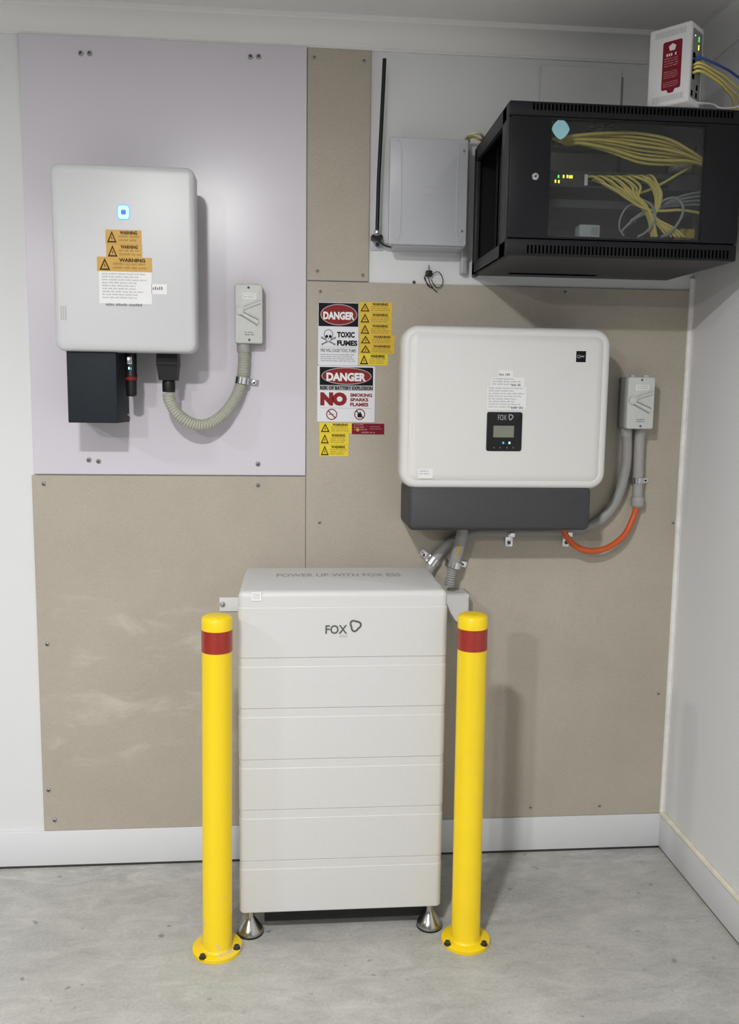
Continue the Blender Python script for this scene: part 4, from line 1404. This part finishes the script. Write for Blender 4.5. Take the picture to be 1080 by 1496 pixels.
# ================================================================== router on the rack
PH = math.radians(47)
NX, NY, RB, RH, RL, RT = -0.2485, -0.450, 2.1240, 0.1815, 0.104, 0.074
rt = thing('router', 'white upright router with maroon label standing on the black rack', 'router', (NX, NY, RB))
eL = Vector((-math.cos(PH), math.sin(PH), 0))     # along the labelled face, away from the near edge
eT = Vector((math.sin(PH), math.cos(PH), 0))      # along the port face


def on_router(b):
    # local: x along the labelled face from its far end to the near edge, y depth, z up
    def f_(p_):
        return Vector((NX, NY, RB)) + eL * (RL - p_.x) + eT * p_.y + Vector((0, 0, p_.z))
    return b.mapped(f_)


obj('case', on_router(MB().box(0, RL, 0, RT, 0, RH, 'router_white', 0.005, 3)), rt)
vn = MB()
for k in range(17):
    x = 0.016 + k * 0.0045
    for z0, z1 in ((RH - 0.024, RH - 0.010), (0.010, 0.024)):
        vn.box(x, x + 0.0018, -0.0003, 0.001, z0, z1, 'ink_pale')
o_ = obj('vent_slots', on_router(vn), rt, kind='stuff')
lb = MB()
lx0, lx1, lz0, lz1 = 0.036, 0.083, 0.036, 0.146
pts = rrect(lx0, lx1, lz0, lz1, 0.004, 3)
lb.poly(pts, -0.0006, 'label_red', 0.0006)
mx_ = (lx0 + lx1) / 2
lb.poly([(mx_ - 0.011, lz0 + 0.001), (mx_ - 0.006, lz0 - 0.008), (mx_ + 0.006, lz0 - 0.008), (mx_ + 0.011, lz0 + 0.001)], -0.0007, 'label_red', 0.0006)
obj('label', on_router(lb), rt, 'maroon printed label')
lp = MB()
lp.poly([(mx_ - 0.006, lz1 - 0.022), (mx_ + 0.006, lz1 - 0.022), (mx_ + 0.009, lz1 - 0.012), (mx_, lz1 - 0.006), (mx_ - 0.009, lz1 - 0.012)], -0.0012, 'router_white')
lp.words(mx_ - 0.014, mx_ + 0.014, lz1 - 0.036, lz1 - 0.026, -0.0012, 'router_white', 1, 0.8, random.Random(1), 0.05)
for q0, q1, rows in ((0.066, 0.040, 4), (0.036, 0.014, 4), (0.012, -0.006, 3)):
    lp.words(lx0 + 0.005, lx1 - 0.005, lz0 + q1 + 0.01, lz0 + q0 + 0.006, -0.0012, 'ink_rose', rows, 0.45, random.Random(rows + 1), 0.15)
obj('print', on_router(lp), rt)


def side(b):
    # port face: x runs along the depth, y outwards (-), z up
    def f_(p_):
        return Vector((NX, NY, RB)) + eT * p_.x - eL * (-p_.y) + Vector((0, 0, p_.z))
    return b.mapped(f_)


sp_ = MB().prism(0.009, RT - 0.010, 0.012, RH - 0.014, 0.004, [(0, 0.001), (0, -0.0006), (0.0005, -0.0009)], 'router_grey')
obj('port_panel', side(sp_), rt)
sp2 = MB()
for z0 in (0.060, 0.076, 0.092, 0.108):
    sp2.box(0.013, 0.026, -0.0014, 0.001, z0 - 0.006, z0 + 0.006, 'void')
for x_, z0 in ((0.016, 0.022), (0.044, 0.040), (0.042, 0.022)):
    sp2.box(x_ - 0.004, x_ + 0.005, -0.0014, 0.001, z0 - 0.006, z0 + 0.006, 'void')
obj('ports', side(sp2), rt)
sp3 = MB()
for x_, z0, m_ in ((0.042, 0.152, 'led_green'), (0.042, 0.146, 'led_green'), (0.043, 0.134, 'led_yellow'), (0.043, 0.128, 'led_yellow'), (0.020, 0.152, 'led_mint')):
    h = 0.0014 if x_ < 0.03 else 0.0022
    sp3.box(x_ - h * 0.7, x_ + h * 0.7, -0.0016, 0.0, z0 - h, z0 + h, m_)
obj('light', side(sp3), rt, 'green and yellow lights')


def port(x_, z_, out=0.0):
    return Vector((NX, NY, RB)) + eT * x_ - eL * out + Vector((0, 0, z_))


for x_, z_, m_, lab, pts in ((0.020, 0.098, 'blue_cable', 'blue network cable arching from the router over the rack', [(1050, 95, -0.36), (1075, 110, -0.30), (1098, 140, -0.24)]),
                       (0.020, 0.086, 'yellow_cable', 'yellow network cable from router, upper of three, next to the blue one', [(1045, 104, -0.37), (1066, 119, -0.32), (1086, 150, -0.25)]),
                       (0.019, 0.078, 'yellow_cable', 'yellow network cable from router, middle of three', [(1042, 108, -0.385), (1063, 126, -0.33), (1080, 155, -0.26)]),
                       (0.018, 0.068, 'yellow_cable', 'yellow network cable from router, lowest of three', [(1039, 112, -0.39), (1059, 129, -0.34), (1073, 158, -0.27)])):
    P = [port(x_, z_, 0.0), port(x_ + 0.002, z_ + 0.001, 0.016)] + [Vector(at3(*q)) for q in pts]
    last = P[-1]
    P += [Vector((-0.045, last.y + 0.04, 2.06)), Vector((-0.042, last.y + 0.05, 1.96))]
    obj('network_cable', MB().tube(P, 0.0031, m_, 10, 7), None, lab, 'cable')
obj('power_lead', MB().tube([port(0.05, 0.008, 0.0), at3(1040, 152.5, -0.375), at3(1052, 158, -0.370), at3(1070, 158, -0.365), at3(1090, 156, -0.33), (-0.066, -0.20, 2.11), (-0.066, -0.14, 1.98)], 0.0030, 'router_white', 8, 6),
    None, 'thin whitish lead lying along the rack top behind the router', 'cable')
